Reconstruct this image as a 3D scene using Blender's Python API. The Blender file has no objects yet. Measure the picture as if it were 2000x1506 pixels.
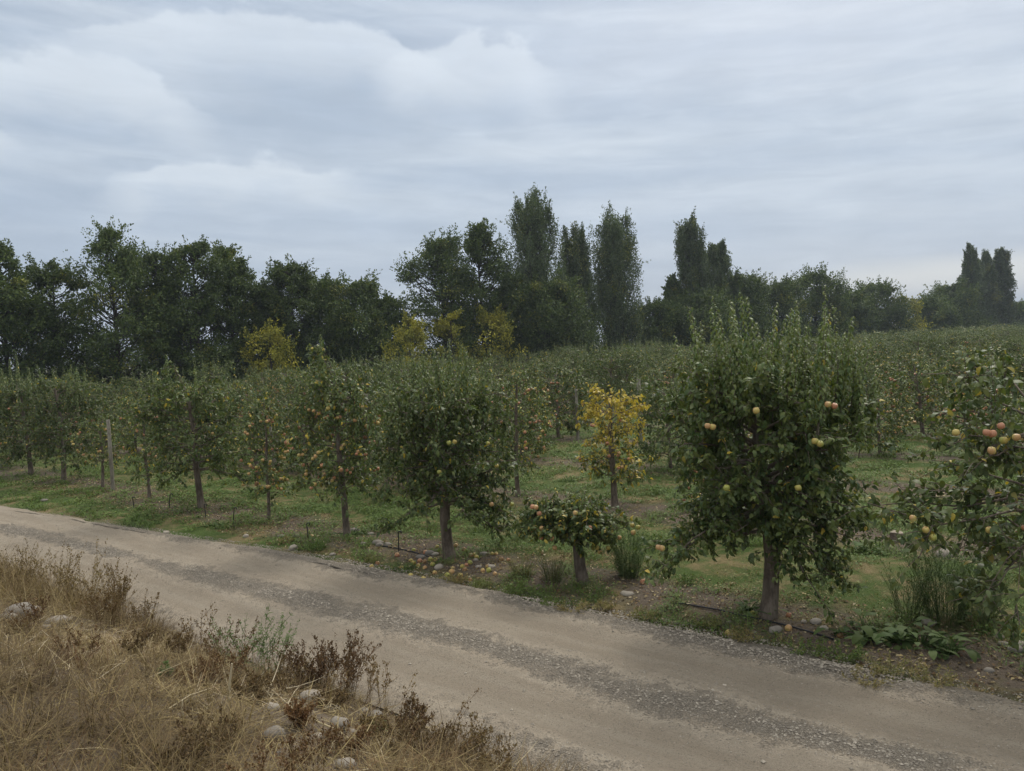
import bpy, math, random
import numpy as np
from math import radians, sin, cos, pi, atan2, sqrt
from mathutils import Matrix, Vector

S = bpy.context.scene
COL = S.collection
# ------------------------------------------------------------------ camera
CAM = np.array([0.0, 0.0, 3.0])
FPX, CXP, CYP = 1480.0, 1000.0, 753.0
PITCH, ROLL = math.atan(78 / 1480.0), 0.045
_F = np.array([0, cos(PITCH), -sin(PITCH)]); _r = np.array([1.0, 0, 0]); _u = np.array([0, sin(PITCH), cos(PITCH)])
_R = cos(ROLL) * _r - sin(ROLL) * _u
_U = sin(ROLL) * _r + cos(ROLL) * _u
cd = bpy.data.cameras.new('camera'); cam = bpy.data.objects.new('camera', cd); COL.objects.link(cam)
cd.sensor_width = 36; cd.lens = FPX / 2000 * 36; cd.clip_end = 20000; cd.clip_start = 0.05
cam.matrix_world = Matrix(((_R[0], _U[0], -_F[0], CAM[0]), (_R[1], _U[1], -_F[1], CAM[1]), (_R[2], _U[2], -_F[2], CAM[2]), (0, 0, 0, 1)))
S.camera = cam
# ------------------------------------------------------------------ render settings / exposure
S.view_settings.view_transform = 'Standard'; S.view_settings.look = 'None'
S.view_settings.exposure = 0.38; S.view_settings.gamma = 1.0
S.cycles.max_bounces = 7; S.cycles.diffuse_bounces = 3; S.cycles.glossy_bounces = 2
S.cycles.transmission_bounces = 4; S.cycles.volume_bounces = 0; S.cycles.transparent_max_bounces = 4
S.cycles.use_denoising = True

# ------------------------------------------------------------------ node helpers
def nd(nt, t, **kw):
    n = nt.nodes.new(t)
    for k, v in kw.items():
        if k.startswith('i_'):
            key = k[2:]
            n.inputs[int(key) if key.isdigit() else key].default_value = v
        else:
            setattr(n, k, v)
    return n
def lk(nt, a, b): nt.links.new(a, b)
def setin(nt, sock, v):
    if hasattr(v, 'is_linked') or isinstance(v, bpy.types.NodeSocket): nt.links.new(v, sock)
    else: sock.default_value = v
def mth(nt, op, a, b=None, c=None, clamp=False):
    n = nt.nodes.new('ShaderNodeMath'); n.operation = op; n.use_clamp = clamp
    setin(nt, n.inputs[0], a)
    if b is not None: setin(nt, n.inputs[1], b)
    if c is not None: setin(nt, n.inputs[2], c)
    return n.outputs[0]
def sstep(nt, v, a, b, lo=0.0, hi=1.0):
    n = nt.nodes.new('ShaderNodeMapRange'); n.interpolation_type = 'SMOOTHSTEP'
    setin(nt, n.inputs[0], v); n.inputs[1].default_value = a; n.inputs[2].default_value = b
    n.inputs[3].default_value = lo; n.inputs[4].default_value = hi
    return n.outputs[0]
def mixc(nt, f, a, b, mode='MIX'):
    n = nt.nodes.new('ShaderNodeMix'); n.data_type = 'RGBA'; n.blend_type = mode
    setin(nt, n.inputs[0], f)
    for s, v in ((n.inputs[6], a), (n.inputs[7], b)):
        if isinstance(v, tuple): s.default_value = (*v, 1) if len(v) == 3 else v
        else: nt.links.new(v, s)
    return n.outputs[2]
def noise(nt, vec, scale, detail=4, rough=0.55, dist=0.0):
    n = nt.nodes.new('ShaderNodeTexNoise'); n.inputs['Scale'].default_value = scale
    n.inputs['Detail'].default_value = detail; n.inputs['Roughness'].default_value = rough; n.inputs['Distortion'].default_value = dist
    if vec is not None: nt.links.new(vec, n.inputs['Vector'])
    return n.outputs['Fac']
def comb(nt, x, y, z):
    n = nt.nodes.new('ShaderNodeCombineXYZ')
    for s, v in zip(n.inputs, (x, y, z)): setin(nt, s, v)
    return n.outputs[0]
def ramp(nt, fac, stops):
    n = nt.nodes.new('ShaderNodeValToRGB'); el = n.color_ramp.elements
    while len(el) < len(stops): el.new(0.5)
    for e, (p, c) in zip(el, stops): e.position = p; e.color = (*c, 1)
    setin(nt, n.inputs[0], fac); return n.outputs[0]

# ------------------------------------------------------------------ world: overcast sky
SUN_EL, SUN_AZ = radians(48), radians(30)      # azimuth clockwise from +Y (ahead and to the right)
W = bpy.data.worlds.new('World'); S.world = W; W.use_nodes = True
nt = W.node_tree; nt.nodes.clear()
out = nd(nt, 'ShaderNodeOutputWorld'); bg = nd(nt, 'ShaderNodeBackground'); bg.inputs[1].default_value = 0.1
sky = nd(nt, 'ShaderNodeTexSky'); sky.sky_type = 'NISHITA'; sky.sun_disc = False
sky.sun_elevation = SUN_EL; sky.sun_rotation = SUN_AZ; sky.air_density = 1.2; sky.dust_density = 2.0
tc = nd(nt, 'ShaderNodeTexCoord'); sep = nd(nt, 'ShaderNodeSeparateXYZ'); lk(nt, tc.outputs['Generated'], sep.inputs[0])
sx, sy, sz = sep.outputs
zc = mth(nt, 'MAXIMUM', sz, 0.0)
zz = mth(nt, 'ADD', zc, 0.10)
px_ = mth(nt, 'DIVIDE', sx, zz); py_ = mth(nt, 'DIVIDE', sy, zz)
plane = comb(nt, px_, py_, 0.0)
az = mth(nt, 'ARCTAN2', sx, sy)                # 0 straight ahead, + to the right
el = mth(nt, 'ARCSINE', zc)
n_lay = noise(nt, comb(nt, mth(nt, 'MULTIPLY', px_, 0.55), py_, 3.0), 1.1, 5, 0.5, 0.6)
n_str = noise(nt, comb(nt, mth(nt, 'MULTIPLY', az, 1.1), mth(nt, 'ADD', mth(nt, 'MULTIPLY', el, 13.0), mth(nt, 'MULTIPLY', az, .7)), 1.7), 2.0, 4, 0.5, 0.35)
n_puf = noise(nt, comb(nt, mth(nt, 'MULTIPLY', az, 3.2), mth(nt, 'MULTIPLY', el, 5.5), 0.4), 1.5, 6, 0.52, 0.25)
n_fin = noise(nt, comb(nt, mth(nt, 'MULTIPLY', az, 6.0), mth(nt, 'MULTIPLY', el, 10.0), 5.4), 2.2, 5, 0.5)
def puff(az0, el0, ra, re, soft, warp=0.9):
    # billow with a defined, warped outline: 1 inside
    a = mth(nt, 'DIVIDE', mth(nt, 'SUBTRACT', az, az0), ra); e = mth(nt, 'DIVIDE', mth(nt, 'SUBTRACT', el, el0), re)
    d = mth(nt, 'SQRT', mth(nt, 'ADD', mth(nt, 'MULTIPLY', a, a), mth(nt, 'MULTIPLY', e, e)))
    d = mth(nt, 'ADD', d, mth(nt, 'MULTIPLY', mth(nt, 'SUBTRACT', mth(nt, 'ADD', n_puf, mth(nt, 'MULTIPLY', n_fin, 0.35)), 0.67), warp))
    return sstep(nt, d, 1.0 + soft, 1.0 - soft)
n_wsp = noise(nt, comb(nt, mth(nt, 'MULTIPLY', az, 4.0), mth(nt, 'ADD', mth(nt, 'MULTIPLY', el, 22.0), mth(nt, 'MULTIPLY', az, 1.2)), 8.2), 2.3, 8, 0.62, 0.7)
lay = sstep(nt, mth(nt, 'ADD', mth(nt, 'ADD', mth(nt, 'MULTIPLY', n_lay, 0.28), mth(nt, 'MULTIPLY', n_str, 0.50)), mth(nt, 'MULTIPLY', n_wsp, 0.24)), 0.36, 0.70)
c_lo, c_hi = (3.35, 4.05, 5.0), (5.2, 5.75, 6.35)
cloud = mixc(nt, lay, c_lo, c_hi)
low = sstep(nt, el, 0.26, 0.08)
cloud = mixc(nt, mth(nt, 'MULTIPLY', low, 0.35), cloud, (3.75, 4.5, 5.85))
# dark belly and pale billows, as bodies in the sky
cloud = mixc(nt, mth(nt, 'MULTIPLY', puff(-0.20, 0.305, 0.18, 0.055, 0.75, 1.0), 0.85), cloud, (3.3, 3.95, 4.8))
cloud = mixc(nt, mth(nt, 'MULTIPLY', puff(0.36, 0.36, 0.36, 0.07, 0.7, 1.2), 0.4), cloud, (6.0, 6.4, 7.0))
def billow(az0, etop, ra, re, fade, k):
    # a cloud bank with a defined rounded top that dissolves downwards
    global cloud
    t = mth(nt, 'DIVIDE', mth(nt, 'SUBTRACT', az, az0), ra)
    wob = mth(nt, 'ADD', mth(nt, 'MULTIPLY', mth(nt, 'SUBTRACT', n_puf, .5), .10), mth(nt, 'MULTIPLY', mth(nt, 'SUBTRACT', n_fin, .5), .075))
    d = mth(nt, 'SUBTRACT', mth(nt, 'ADD', mth(nt, 'SUBTRACT', etop, mth(nt, 'MULTIPLY', mth(nt, 'MULTIPLY', t, t), re)), wob), el)
    m = mth(nt, 'MULTIPLY', sstep(nt, d, -.002, .010), sstep(nt, d, fade, .012))
    m = mth(nt, 'MULTIPLY', m, sstep(nt, mth(nt, 'ABSOLUTE', t), 1.15, .6))
    cloud = mixc(nt, mth(nt, 'MULTIPLY', m, k), cloud, (6.0, 6.5, 7.0))
billow(-.28, .405, .26, .06, .12, .75); billow(-.04, .392, .12, .05, .11, .72); billow(-.50, .335, .15, .05, .08, .72)
billow(-.335, .247, .15, .035, .06, .75); billow(-.62, .262, .07, .03, .05, .5); billow(.10, .28, .2, .02, .05, .2)
tex = mth(nt, 'ADD', .79, mth(nt, 'MULTIPLY', mth(nt, 'ADD', n_fin, n_wsp), .21)); cloud = mixc(nt, .8, cloud, comb(nt, tex, tex, tex), 'MULTIPLY')
gap = mth(nt, 'MULTIPLY', puff(0.53, 0.052, 0.22, 0.022, 0.7, 0.8), sstep(nt, n_str, 0.25, 0.5))
cloud = mixc(nt, mth(nt, 'MULTIPLY', gap, 0.9), cloud, (7.6, 7.6, 7.2))
# an overcast sky is brighter towards the zenith
cloud = mixc(nt, sstep(nt, sz, 0.42, 0.72), cloud, (11.6, 11.4, 10.9))
fin = mixc(nt, 0.88, sky.outputs[0], cloud)
lk(nt, fin, bg.inputs[0]); lk(nt, bg.outputs[0], out.inputs[0])
# ------------------------------------------------------------------ sun behind the clouds
sd = bpy.data.lights.new('sun', 'SUN'); so_ = bpy.data.objects.new('sun', sd); COL.objects.link(so_)
sd.energy = 1.4; sd.angle = radians(16); sd.color = (1, 0.95, 0.88)
so_.rotation_euler = (pi / 2 - SUN_EL, 0, pi - SUN_AZ)
so_.location = (0, 0, 60)

# ------------------------------------------------------------------ geometry frame: pixel rays, tree-row frame
def ray(px, py):
    return _F + (px - CXP) / FPX * _R + (CYP - py) / FPX * _U
ORI = np.array([2.556, 7.8]); BD = np.array([0.774, -0.632]); BD /= np.linalg.norm(BD); ND = np.array([-BD[1], BD[0]])
ROT = atan2(BD[1], BD[0])
def loc(x, y):
    r0, r1 = np.asarray(x) - ORI[0], np.asarray(y) - ORI[1]
    return r0 * BD[0] + r1 * BD[1], r0 * ND[0] + r1 * ND[1]
def glo(b, n):
    return ORI[0] + b * BD[0] + n * ND[0], ORI[1] + b * BD[1] + n * ND[1]
ROWSP, TRSP = 3.83, 2.29

_rt = np.random.RandomState(7).rand(257, 257)
def vnoise(x, y, s=1.0, seed=0):
    x = np.asarray(x, float) * s + seed * 13.7 + 500; y = np.asarray(y, float) * s + seed * 7.3 + 500
    xi, yi = np.floor(x).astype(int), np.floor(y).astype(int); fx, fy = x - xi, y - yi
    fx = fx * fx * (3 - 2 * fx); fy = fy * fy * (3 - 2 * fy)
    g = lambda i, j: _rt[i % 256, j % 256]
    return (g(xi, yi) * (1 - fx) + g(xi + 1, yi) * fx) * (1 - fy) + (g(xi, yi + 1) * (1 - fx) + g(xi + 1, yi + 1) * fx) * fy
def fbm(x, y, s, seed=0):
    return 0.55 * vnoise(x, y, s, seed) + 0.3 * vnoise(x, y, s * 2.1, seed + 3) + 0.15 * vnoise(x, y, s * 4.3, seed + 5)
def road_c(b):
    return np.interp(b, [-80, -45, -20, -13, -7, -2, 30], [-14, -7.6, -3.9, -2.95, -2.42, -2.17, -2.15])
def road_hw(b): return np.interp(b, [-20, -10, -5, 0], [1.3, 1.25, 1.4, 1.47])
def gheight(b, n):
    b = np.asarray(b, float); n = np.asarray(n, float)
    s = road_c(b) - 1.5 - n + (fbm(b, n, 0.9, 2) - 0.5) * 0.5
    z = np.interp(s, [0, .4, .9, 1.9, 2.9, 4, 8, 40], [0, .2, .45, .8, 1.08, 1.32, 1.5, 1.5])
    k = np.clip(s / .3, 0, 1)
    z = z + k * (fbm(b, n, 2.6, 4) - 0.5) * 0.16
    d = n - (road_c(b) + road_hw(b))
    k2 = np.clip(d / .6, 0, 1) * np.clip((40 - n) / 10, 0, 1)
    z = z + k2 * ((fbm(b, n, 1.6, 8) - 0.45) * 0.10 + 0.03)
    return z
def ghit(px, py):
    d = ray(px, py); t = 2.0
    while t < 120:
        p = CAM + d * t; b, n = loc(p[0], p[1])
        if p[2] <= float(gheight(b, n)): break
        t += 0.02
    return p
def bankpt(px, s0):
    # point of the bank s0 metres in from the road edge, in the direction of a pixel column
    d = ray(px, 1250)[:2]
    ts = np.linspace(3, 30, 2000); b, n = loc(d[0] * ts, d[1] * ts); s = road_c(b) - 1.5 - n
    i = int(np.argmax(s < s0)); x, y = glo(b[i], n[i])
    return np.array([float(x), float(y), float(gheight(b[i], n[i]))])
def topz(px, py, at):
    d = ray(px, py); return float((CAM + d * (at[1] / d[1]))[2])
def nhit(px, py, n):
    d = ray(px, py); b0, n0 = loc(0, 0); s = (n - n0) / (d[0] * ND[0] + d[1] * ND[1])
    return CAM + d * s

# ------------------------------------------------------------------ object helpers
def tag(o, label=None, cat=None, group=None, kind=None):
    if label: o['label'] = label
    if cat: o['category'] = cat
    if group: o['group'] = group
    if kind: o['kind'] = kind
    return o
def mk_mesh(name, V, Fs, mats, attrs=None, smooth=True, mid=None):
    """Fs: list of (n,k) index arrays"""
    V = np.asarray(V, np.float32); Fs = [np.asarray(f, np.int32) for f in (Fs if isinstance(Fs, list) else [Fs]) if len(f)]
    me = bpy.data.meshes.new(name); me.vertices.add(len(V)); me.vertices.foreach_set('co', V.ravel())
    nl = sum(f.size for f in Fs); npoly = sum(len(f) for f in Fs)
    me.loops.add(nl); me.polygons.add(npoly)
    me.loops.foreach_set('vertex_index', np.concatenate([f.ravel() for f in Fs]))
    st = []; o = 0
    for f in Fs:
        st.append(o + np.arange(len(f), dtype=np.int32) * f.shape[1]); o += f.size
    me.polygons.foreach_set('loop_start', np.concatenate(st))
    me.polygons.foreach_set('use_smooth', np.full(npoly, smooth, dtype=bool))
    if mid is not None: me.polygons.foreach_set('material_index', np.asarray(mid, np.int32))
    for m in (mats if isinstance(mats, (list, tuple)) else [mats]): me.materials.append(m)
    for k, a in (attrs or {}).items():
        at = me.attributes.new(k, 'FLOAT', 'POINT'); at.data.foreach_set('value', np.asarray(a, np.float32))
    me.update(calc_edges=True)
    return me
def obj(name, me, parent=None, at=(0, 0, 0), rz=0.0, sc=1.0):
    o = bpy.data.objects.new(name, me); COL.objects.link(o); o.location = at; o.rotation_euler = (0, 0, rz)
    o.scale = (sc, sc, sc) if not isinstance(sc, tuple) else sc
    if parent: o.parent = parent
    return o
def empty(name, at, rz=0.0, sc=1.0):
    o = obj(name, None, None, at, rz, sc); o.empty_display_size = 0.2; return o
def nrm(v):
    return v / np.maximum(np.linalg.norm(v, axis=-1, keepdims=True), 1e-9)

class Geo:
    def __init__(s): s.V = []; s.F = {}; s.n = 0; s.A = {'tone': [], 'hue': []}
    def add(s, V, F, tone=0.5, hue=0.0):
        V = np.asarray(V, float).reshape(-1, 3)
        s.V.append(V); s.F.setdefault(F.shape[1], []).append(F + s.n); s.n += len(V)
        s.A['tone'].append(np.broadcast_to(np.asarray(tone, float), (len(V),)).copy()); s.A['hue'].append(np.broadcast_to(np.asarray(hue, float), (len(V),)).copy())
    def arrays(s):
        return np.concatenate(s.V), [np.concatenate(f) for f in s.F.values()], {k: np.concatenate(v) for k, v in s.A.items()}
    def mesh(s, name, mat, smooth=True):
        V, F, A = s.arrays(); return mk_mesh(name, V, F, mat, A, smooth)

def add_tubes(g, paths, sides=5, tone=0.5, cap=True):
    for pts, rad in paths:
        pts = np.asarray(pts, float); k = len(pts); rad = np.broadcast_to(np.asarray(rad, float), (k,))
        t = np.gradient(pts, axis=0); t = nrm(t)
        ref = np.array([1.0, 0, 0]) if abs(t[0][0]) < 0.8 else np.array([0, 1.0, 0])
        a = nrm(np.cross(t, ref)); b = np.cross(t, a)
        th = np.arange(sides) * 2 * pi / sides
        V = pts[:, None] + rad[:, None, None] * (np.cos(th)[None, :, None] * a[:, None] + np.sin(th)[None, :, None] * b[:, None])
        i = np.arange(k - 1)[:, None] * sides; j = np.arange(sides)[None]; j2 = (j + 1) % sides
        F = np.stack([i + j, i + j2, i + sides + j2, i + sides + j], -1).reshape(-1, 4)
        g.add(V.reshape(-1, 3), F, tone)
        if cap:
            c = np.concatenate([V[-1], pts[-1:]]); jj = np.arange(sides)
            g.add(c, np.stack([jj, (jj + 1) % sides, np.full(sides, sides)], -1), tone)

LEAF3 = np.array([[0, -.06], [0, .06], [.3, -.25], [.3, .25], [.68, -.22], [.68, .22], [1, -.02], [1, .02]])
LEAF2 = np.array([[0, -.06], [0, .06], [.45, -.28], [.45, .28], [1, -.03], [1, .03]])
LEAF1 = np.array([[0, 0], [.5, -.3], [1, 0], [.5, .3]])
BLADE = np.array([[0, -.5], [0, .5], [.35, -.42], [.35, .42], [.7, -.28], [.7, .28], [1, -.04], [1, .04]])
def add_leaves(g, P, D, N, Sz, C, tone, hue, T=LEAF3, width=None):
    """leaves at P pointing along D, face normal ~N, length Sz, curl C (bends away from the normal)"""
    n = len(P)
    if n == 0: return
    D = nrm(np.asarray(D, float)); side = nrm(np.cross(D, N)); N = np.cross(side, D)
    Sz = np.broadcast_to(np.asarray(Sz, float), (n,)); C = np.broadcast_to(np.asarray(C, float), (n,))
    Wd = Sz if width is None else np.broadcast_to(np.asarray(width, float), (n,))
    l, w = T[:, 0], T[:, 1]
    bend = C[:, None] * l[None]                       # arc-like bend
    along = l[None] * np.cos(bend * 0.9); dn = -l[None] * np.sin(bend * 0.9)
    fold = np.abs(w)[None] * 0.35 * np.ones((n, 1))
    V = (P[:, None] + D[:, None] * (along * Sz[:, None])[..., None] + side[:, None] * (w[None] * Wd[:, None])[..., None]
         + N[:, None] * ((dn * Sz[:, None]) + (fold * Wd[:, None] if width is None else 0))[..., None])
    m = len(T)
    if m == 4: q = np.array([[0, 1, 2, 3]])
    else: q = np.array([[2 * i, 2 * i + 2, 2 * i + 3, 2 * i + 1] for i in range(m // 2 - 1)])[:, ::-1]
    F = (np.arange(n)[:, None, None] * m + q[None]).reshape(-1, 4)
    if m == 4: F = F[:, ::-1]
    g.add(V.reshape(-1, 3), F, np.repeat(np.broadcast_to(tone, (n,)), m), np.repeat(np.broadcast_to(hue, (n,)), m))
def rsph(r, n): return nrm(r.normal(size=(n, 3)))

# ------------------------------------------------------------------ materials
def new_mat(name):
    m = bpy.data.materials.new(name); m.use_nodes = True; nt = m.node_tree; nt.nodes.clear()
    o = nd(nt, 'ShaderNodeOutputMaterial'); b = nd(nt, 'ShaderNodeBsdfPrincipled'); lk(nt, b.outputs[0], o.inputs[0])
    return m, nt, b, o
def leaf_mat(name, stops, yellow=((.62, .55, .07), (.27, .25, .04)), back=(.10, .12, .075), backf=.55, transl=.28, rough=.48, spec=.4, objvar=0.25):
    m, nt, b, o = new_mat(name)
    t = nd(nt, 'ShaderNodeAttribute', attribute_name='tone').outputs['Fac']; h = nd(nt, 'ShaderNodeAttribute', attribute_name='hue').outputs['Fac']
    c = ramp(nt, t, stops)
    y = mixc(nt, t, yellow[1], yellow[0])
    c = mixc(nt, h, c, y)
    oi = nd(nt, 'ShaderNodeObjectInfo').outputs['Random']
    v = mth(nt, 'ADD', 1 - objvar / 2, mth(nt, 'MULTIPLY', oi, objvar))
    c = mixc(nt, 1.0, c, comb(nt, v, v, mth(nt, 'MULTIPLY', v, 1.0)), 'MULTIPLY')
    bf = nd(nt, 'ShaderNodeNewGeometry').outputs['Backfacing']
    c2 = mixc(nt, mth(nt, 'MULTIPLY', bf, mth(nt, 'MULTIPLY', backf, mth(nt, 'SUBTRACT', 1.0, h))), c, back)
    lk(nt, c2, b.inputs['Base Color']); b.inputs['Roughness'].default_value = rough; b.inputs['Specular IOR Level'].default_value = spec
    if transl > 0:
        tr = nd(nt, 'ShaderNodeBsdfTranslucent'); lk(nt, mixc(nt, 1.0, c, (1.3, 1.35, .7), 'MULTIPLY'), tr.inputs[0])
        mx = nd(nt, 'ShaderNodeMixShader'); mx.inputs[0].default_value = transl
        lk(nt, b.outputs[0], mx.inputs[1]); lk(nt, tr.outputs[0], mx.inputs[2]); lk(nt, mx.outputs[0], o.inputs[0])
    return m
M_APPLE_LEAF = leaf_mat('apple leaf', [(0, (.028, .058, .018)), (.45, (.058, .104, .030)), (.72, (.102, .152, .048)), (1, (.21, .24, .11))], yellow=((.70, .53, .07), (.50, .35, .06)), back=(.13, .165, .08))
M_TREE_LEAF = leaf_mat('tree leaf', [(0, (.028, .052, .020)), (.5, (.054, .092, .029)), (1, (.105, .148, .040))], back=(.055, .08, .045), backf=.4, transl=.2, rough=.6, spec=.25)
M_POPLAR_LEAF = leaf_mat('poplar leaf', [(0, (.036, .060, .028)), (.5, (.062, .098, .044)), (1, (.115, .16, .078))], back=(.12, .15, .10), backf=.5, transl=.2, rough=.5, spec=.35)
M_GRASS = leaf_mat('grass blade', [(0, (.05, .088, .018)), (.5, (.095, .165, .034)), (1, (.16, .235, .06))], yellow=((.36, .28, .13), (.20, .14, .065)), backf=0.1, transl=.25, rough=.6, spec=.2, objvar=0)
M_STRAW = leaf_mat('dry grass', [(0, (.09, .066, .038)), (.35, (.20, .150, .072)), (.7, (.36, .285, .132)), (1, (.54, .46, .32))], yellow=((.20, .10, .045), (.075, .042, .026)), backf=0, transl=.15, rough=.7, spec=.15, objvar=.2)
M_WEED = leaf_mat('green weed', [(0, (.045, .08, .022)), (.5, (.085, .14, .042)), (1, (.14, .20, .08))], yellow=((.26, .20, .06), (.15, .10, .04)), back=(.12, .15, .09), backf=.4, transl=.3, rough=.65, spec=.2)
def bark_mat(name, a, b_, scale=9):
    m, nt, b, o = new_mat(name); tcn = nd(nt, 'ShaderNodeTexCoord').outputs['Object']
    mp = nd(nt, 'ShaderNodeMapping'); mp.inputs['Scale'].default_value = (1, 1, .35); lk(nt, tcn, mp.inputs[0])
    n1 = noise(nt, mp.outputs[0], scale, 6, .65); n2 = noise(nt, mp.outputs[0], scale * 5, 4, .6)
    c = mixc(nt, sstep(nt, n1, .35, .65), a, b_); c = mixc(nt, mth(nt, 'MULTIPLY', sstep(nt, n2, .5, .7), .5), c, tuple(x * .4 for x in a))
    lk(nt, c, b.inputs['Base Color']); b.inputs['Roughness'].default_value = .9; b.inputs['Specular IOR Level'].default_value = .2
    bu = nd(nt, 'ShaderNodeBump'); bu.inputs['Strength'].default_value = .8; bu.inputs['Distance'].default_value = .02
    lk(nt, mth(nt, 'ADD', n1, mth(nt, 'MULTIPLY', n2, .5)), bu.inputs['Height']); lk(nt, bu.outputs[0], b.inputs['Normal'])
    return m
M_BARK = bark_mat('apple bark', (.10, .077, .058), (.22, .18, .14))
M_BARK2 = bark_mat('tree bark', (.035, .03, .026), (.085, .075, .065), 3)
M_POST = bark_mat('weathered post', (.17, .15, .115), (.30, .275, .22), 6)
M_CUT = bark_mat('cut wood', (.25, .21, .16), (.36, .31, .24), 14)
def plain(name, c, rough=.7, spec=.3):
    m, nt, b, o = new_mat(name); t = nd(nt, 'ShaderNodeTexCoord').outputs['Object']; n1 = noise(nt, t, 25, 4)
    lk(nt, mixc(nt, n1, tuple(x * .75 for x in c), tuple(min(1, x * 1.25) for x in c)), b.inputs['Base Color'])
    b.inputs['Roughness'].default_value = rough; b.inputs['Specular IOR Level'].default_value = spec; return m
M_HOSE = plain('black polythene', (.02, .02, .022), .5)
def apple_mat(name, ground, blush, amount):
    m, nt, b, o = new_mat(name); tcn = nd(nt, 'ShaderNodeTexCoord').outputs['Object']
    oi = nd(nt, 'ShaderNodeObjectInfo').outputs['Random']
    s = nd(nt, 'ShaderNodeSeparateXYZ'); lk(nt, tcn, s.inputs[0])
    n1 = noise(nt, tcn, 22, 3); n2 = noise(nt, tcn, 130, 2)
    f = mth(nt, 'ADD', mth(nt, 'MULTIPLY', s.outputs[0], 14.0), mth(nt, 'ADD', mth(nt, 'MULTIPLY', n1, 1.0), mth(nt, 'MULTIPLY', oi, .6)))
    f = mth(nt, 'MULTIPLY', sstep(nt, f, .75 - amount, 1.5 - amount), .92)
    c = mixc(nt, f, ground, blush); c = mixc(nt, mth(nt, 'MULTIPLY', sstep(nt, n2, .6, .75), .35), c, (.5, .38, .2))
    lk(nt, c, b.inputs['Base Color']); b.inputs['Roughness'].default_value = .38; b.inputs['Specular IOR Level'].default_value = .4
    return m
M_AP_G = apple_mat('green apple skin', (.31, .32, .07), (.40, .30, .08), .15)
M_AP_Y = apple_mat('yellow apple skin', (.47, .37, .11), (.47, .27, .12), .4)
M_AP_R = apple_mat('blushed apple skin', (.48, .33, .13), (.43, .19, .105), .8)
M_AP_B = apple_mat('browning apple skin', (.42, .31, .11), (.25, .14, .06), .7)

# ground materials (object coordinates: x = along the rows, y = across the rows)
def ground_mat():
    m, nt, b, o = new_mat('orchard ground'); tcn = nd(nt, 'ShaderNodeTexCoord').outputs['Object']
    s = nd(nt, 'ShaderNodeSeparateXYZ'); lk(nt, tcn, s.inputs[0])
    nb = noise(nt, tcn, .9, 5, .6); nm = noise(nt, tcn, 4.5, 5, .62); nf = noise(nt, tcn, 26, 5, .65); nx = noise(nt, tcn, 90, 3, .6)
    # distance to the nearest row line
    q = mth(nt, 'ADD', mth(nt, 'DIVIDE', s.outputs[1], ROWSP), mth(nt, 'ADD', .5, mth(nt, 'MULTIPLY', mth(nt, 'SUBTRACT', nm, .5), .18)))
    q = mth(nt, 'ABSOLUTE', mth(nt, 'SUBTRACT', mth(nt, 'FRACT', q), .5))
    soilf = mth(nt, 'MULTIPLY', sstep(nt, q, .21, .10), sstep(nt, mth(nt, 'ADD', nb, mth(nt, 'MULTIPLY', nm, .4)), .50, .70))
    soil = mixc(nt, nf, (.075, .058, .042), (.19, .152, .115)); soil = mixc(nt, sstep(nt, nx, .58, .70), soil, (.30, .25, .19))
    g1 = mixc(nt, nf, (.045, .072, .018), (.095, .14, .035)); d1 = mixc(nt, nf, (.15, .11, .055), (.30, .23, .12))
    grass = mixc(nt, sstep(nt, mth(nt, 'ADD', mth(nt, 'MULTIPLY', nb, .7), mth(nt, 'MULTIPLY', nm, .4)), .40, .60), d1, g1)
    c = mixc(nt, soilf, grass, soil)
    bank = sstep(nt, mth(nt, 'ADD', s.outputs[1], mth(nt, 'MULTIPLY', nm, .5)), -3.1, -3.5)
    bs = mixc(nt, nf, (.10, .075, .05), (.27, .215, .155)); bs = mixc(nt, sstep(nt, nx, .55, .7), bs, (.36, .31, .245))
    c = mixc(nt, bank, c, bs)
    lk(nt, c, b.inputs['Base Color']); b.inputs['Roughness'].default_value = .95; b.inputs['Specular IOR Level'].default_value = .15
    bu = nd(nt, 'ShaderNodeBump'); bu.inputs['Strength'].default_value = .9; bu.inputs['Distance'].default_value = .04
    lk(nt, mth(nt, 'ADD', nf, mth(nt, 'MULTIPLY', nx, .5)), bu.inputs['Height']); lk(nt, bu.outputs[0], b.inputs['Normal'])
    return m
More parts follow.
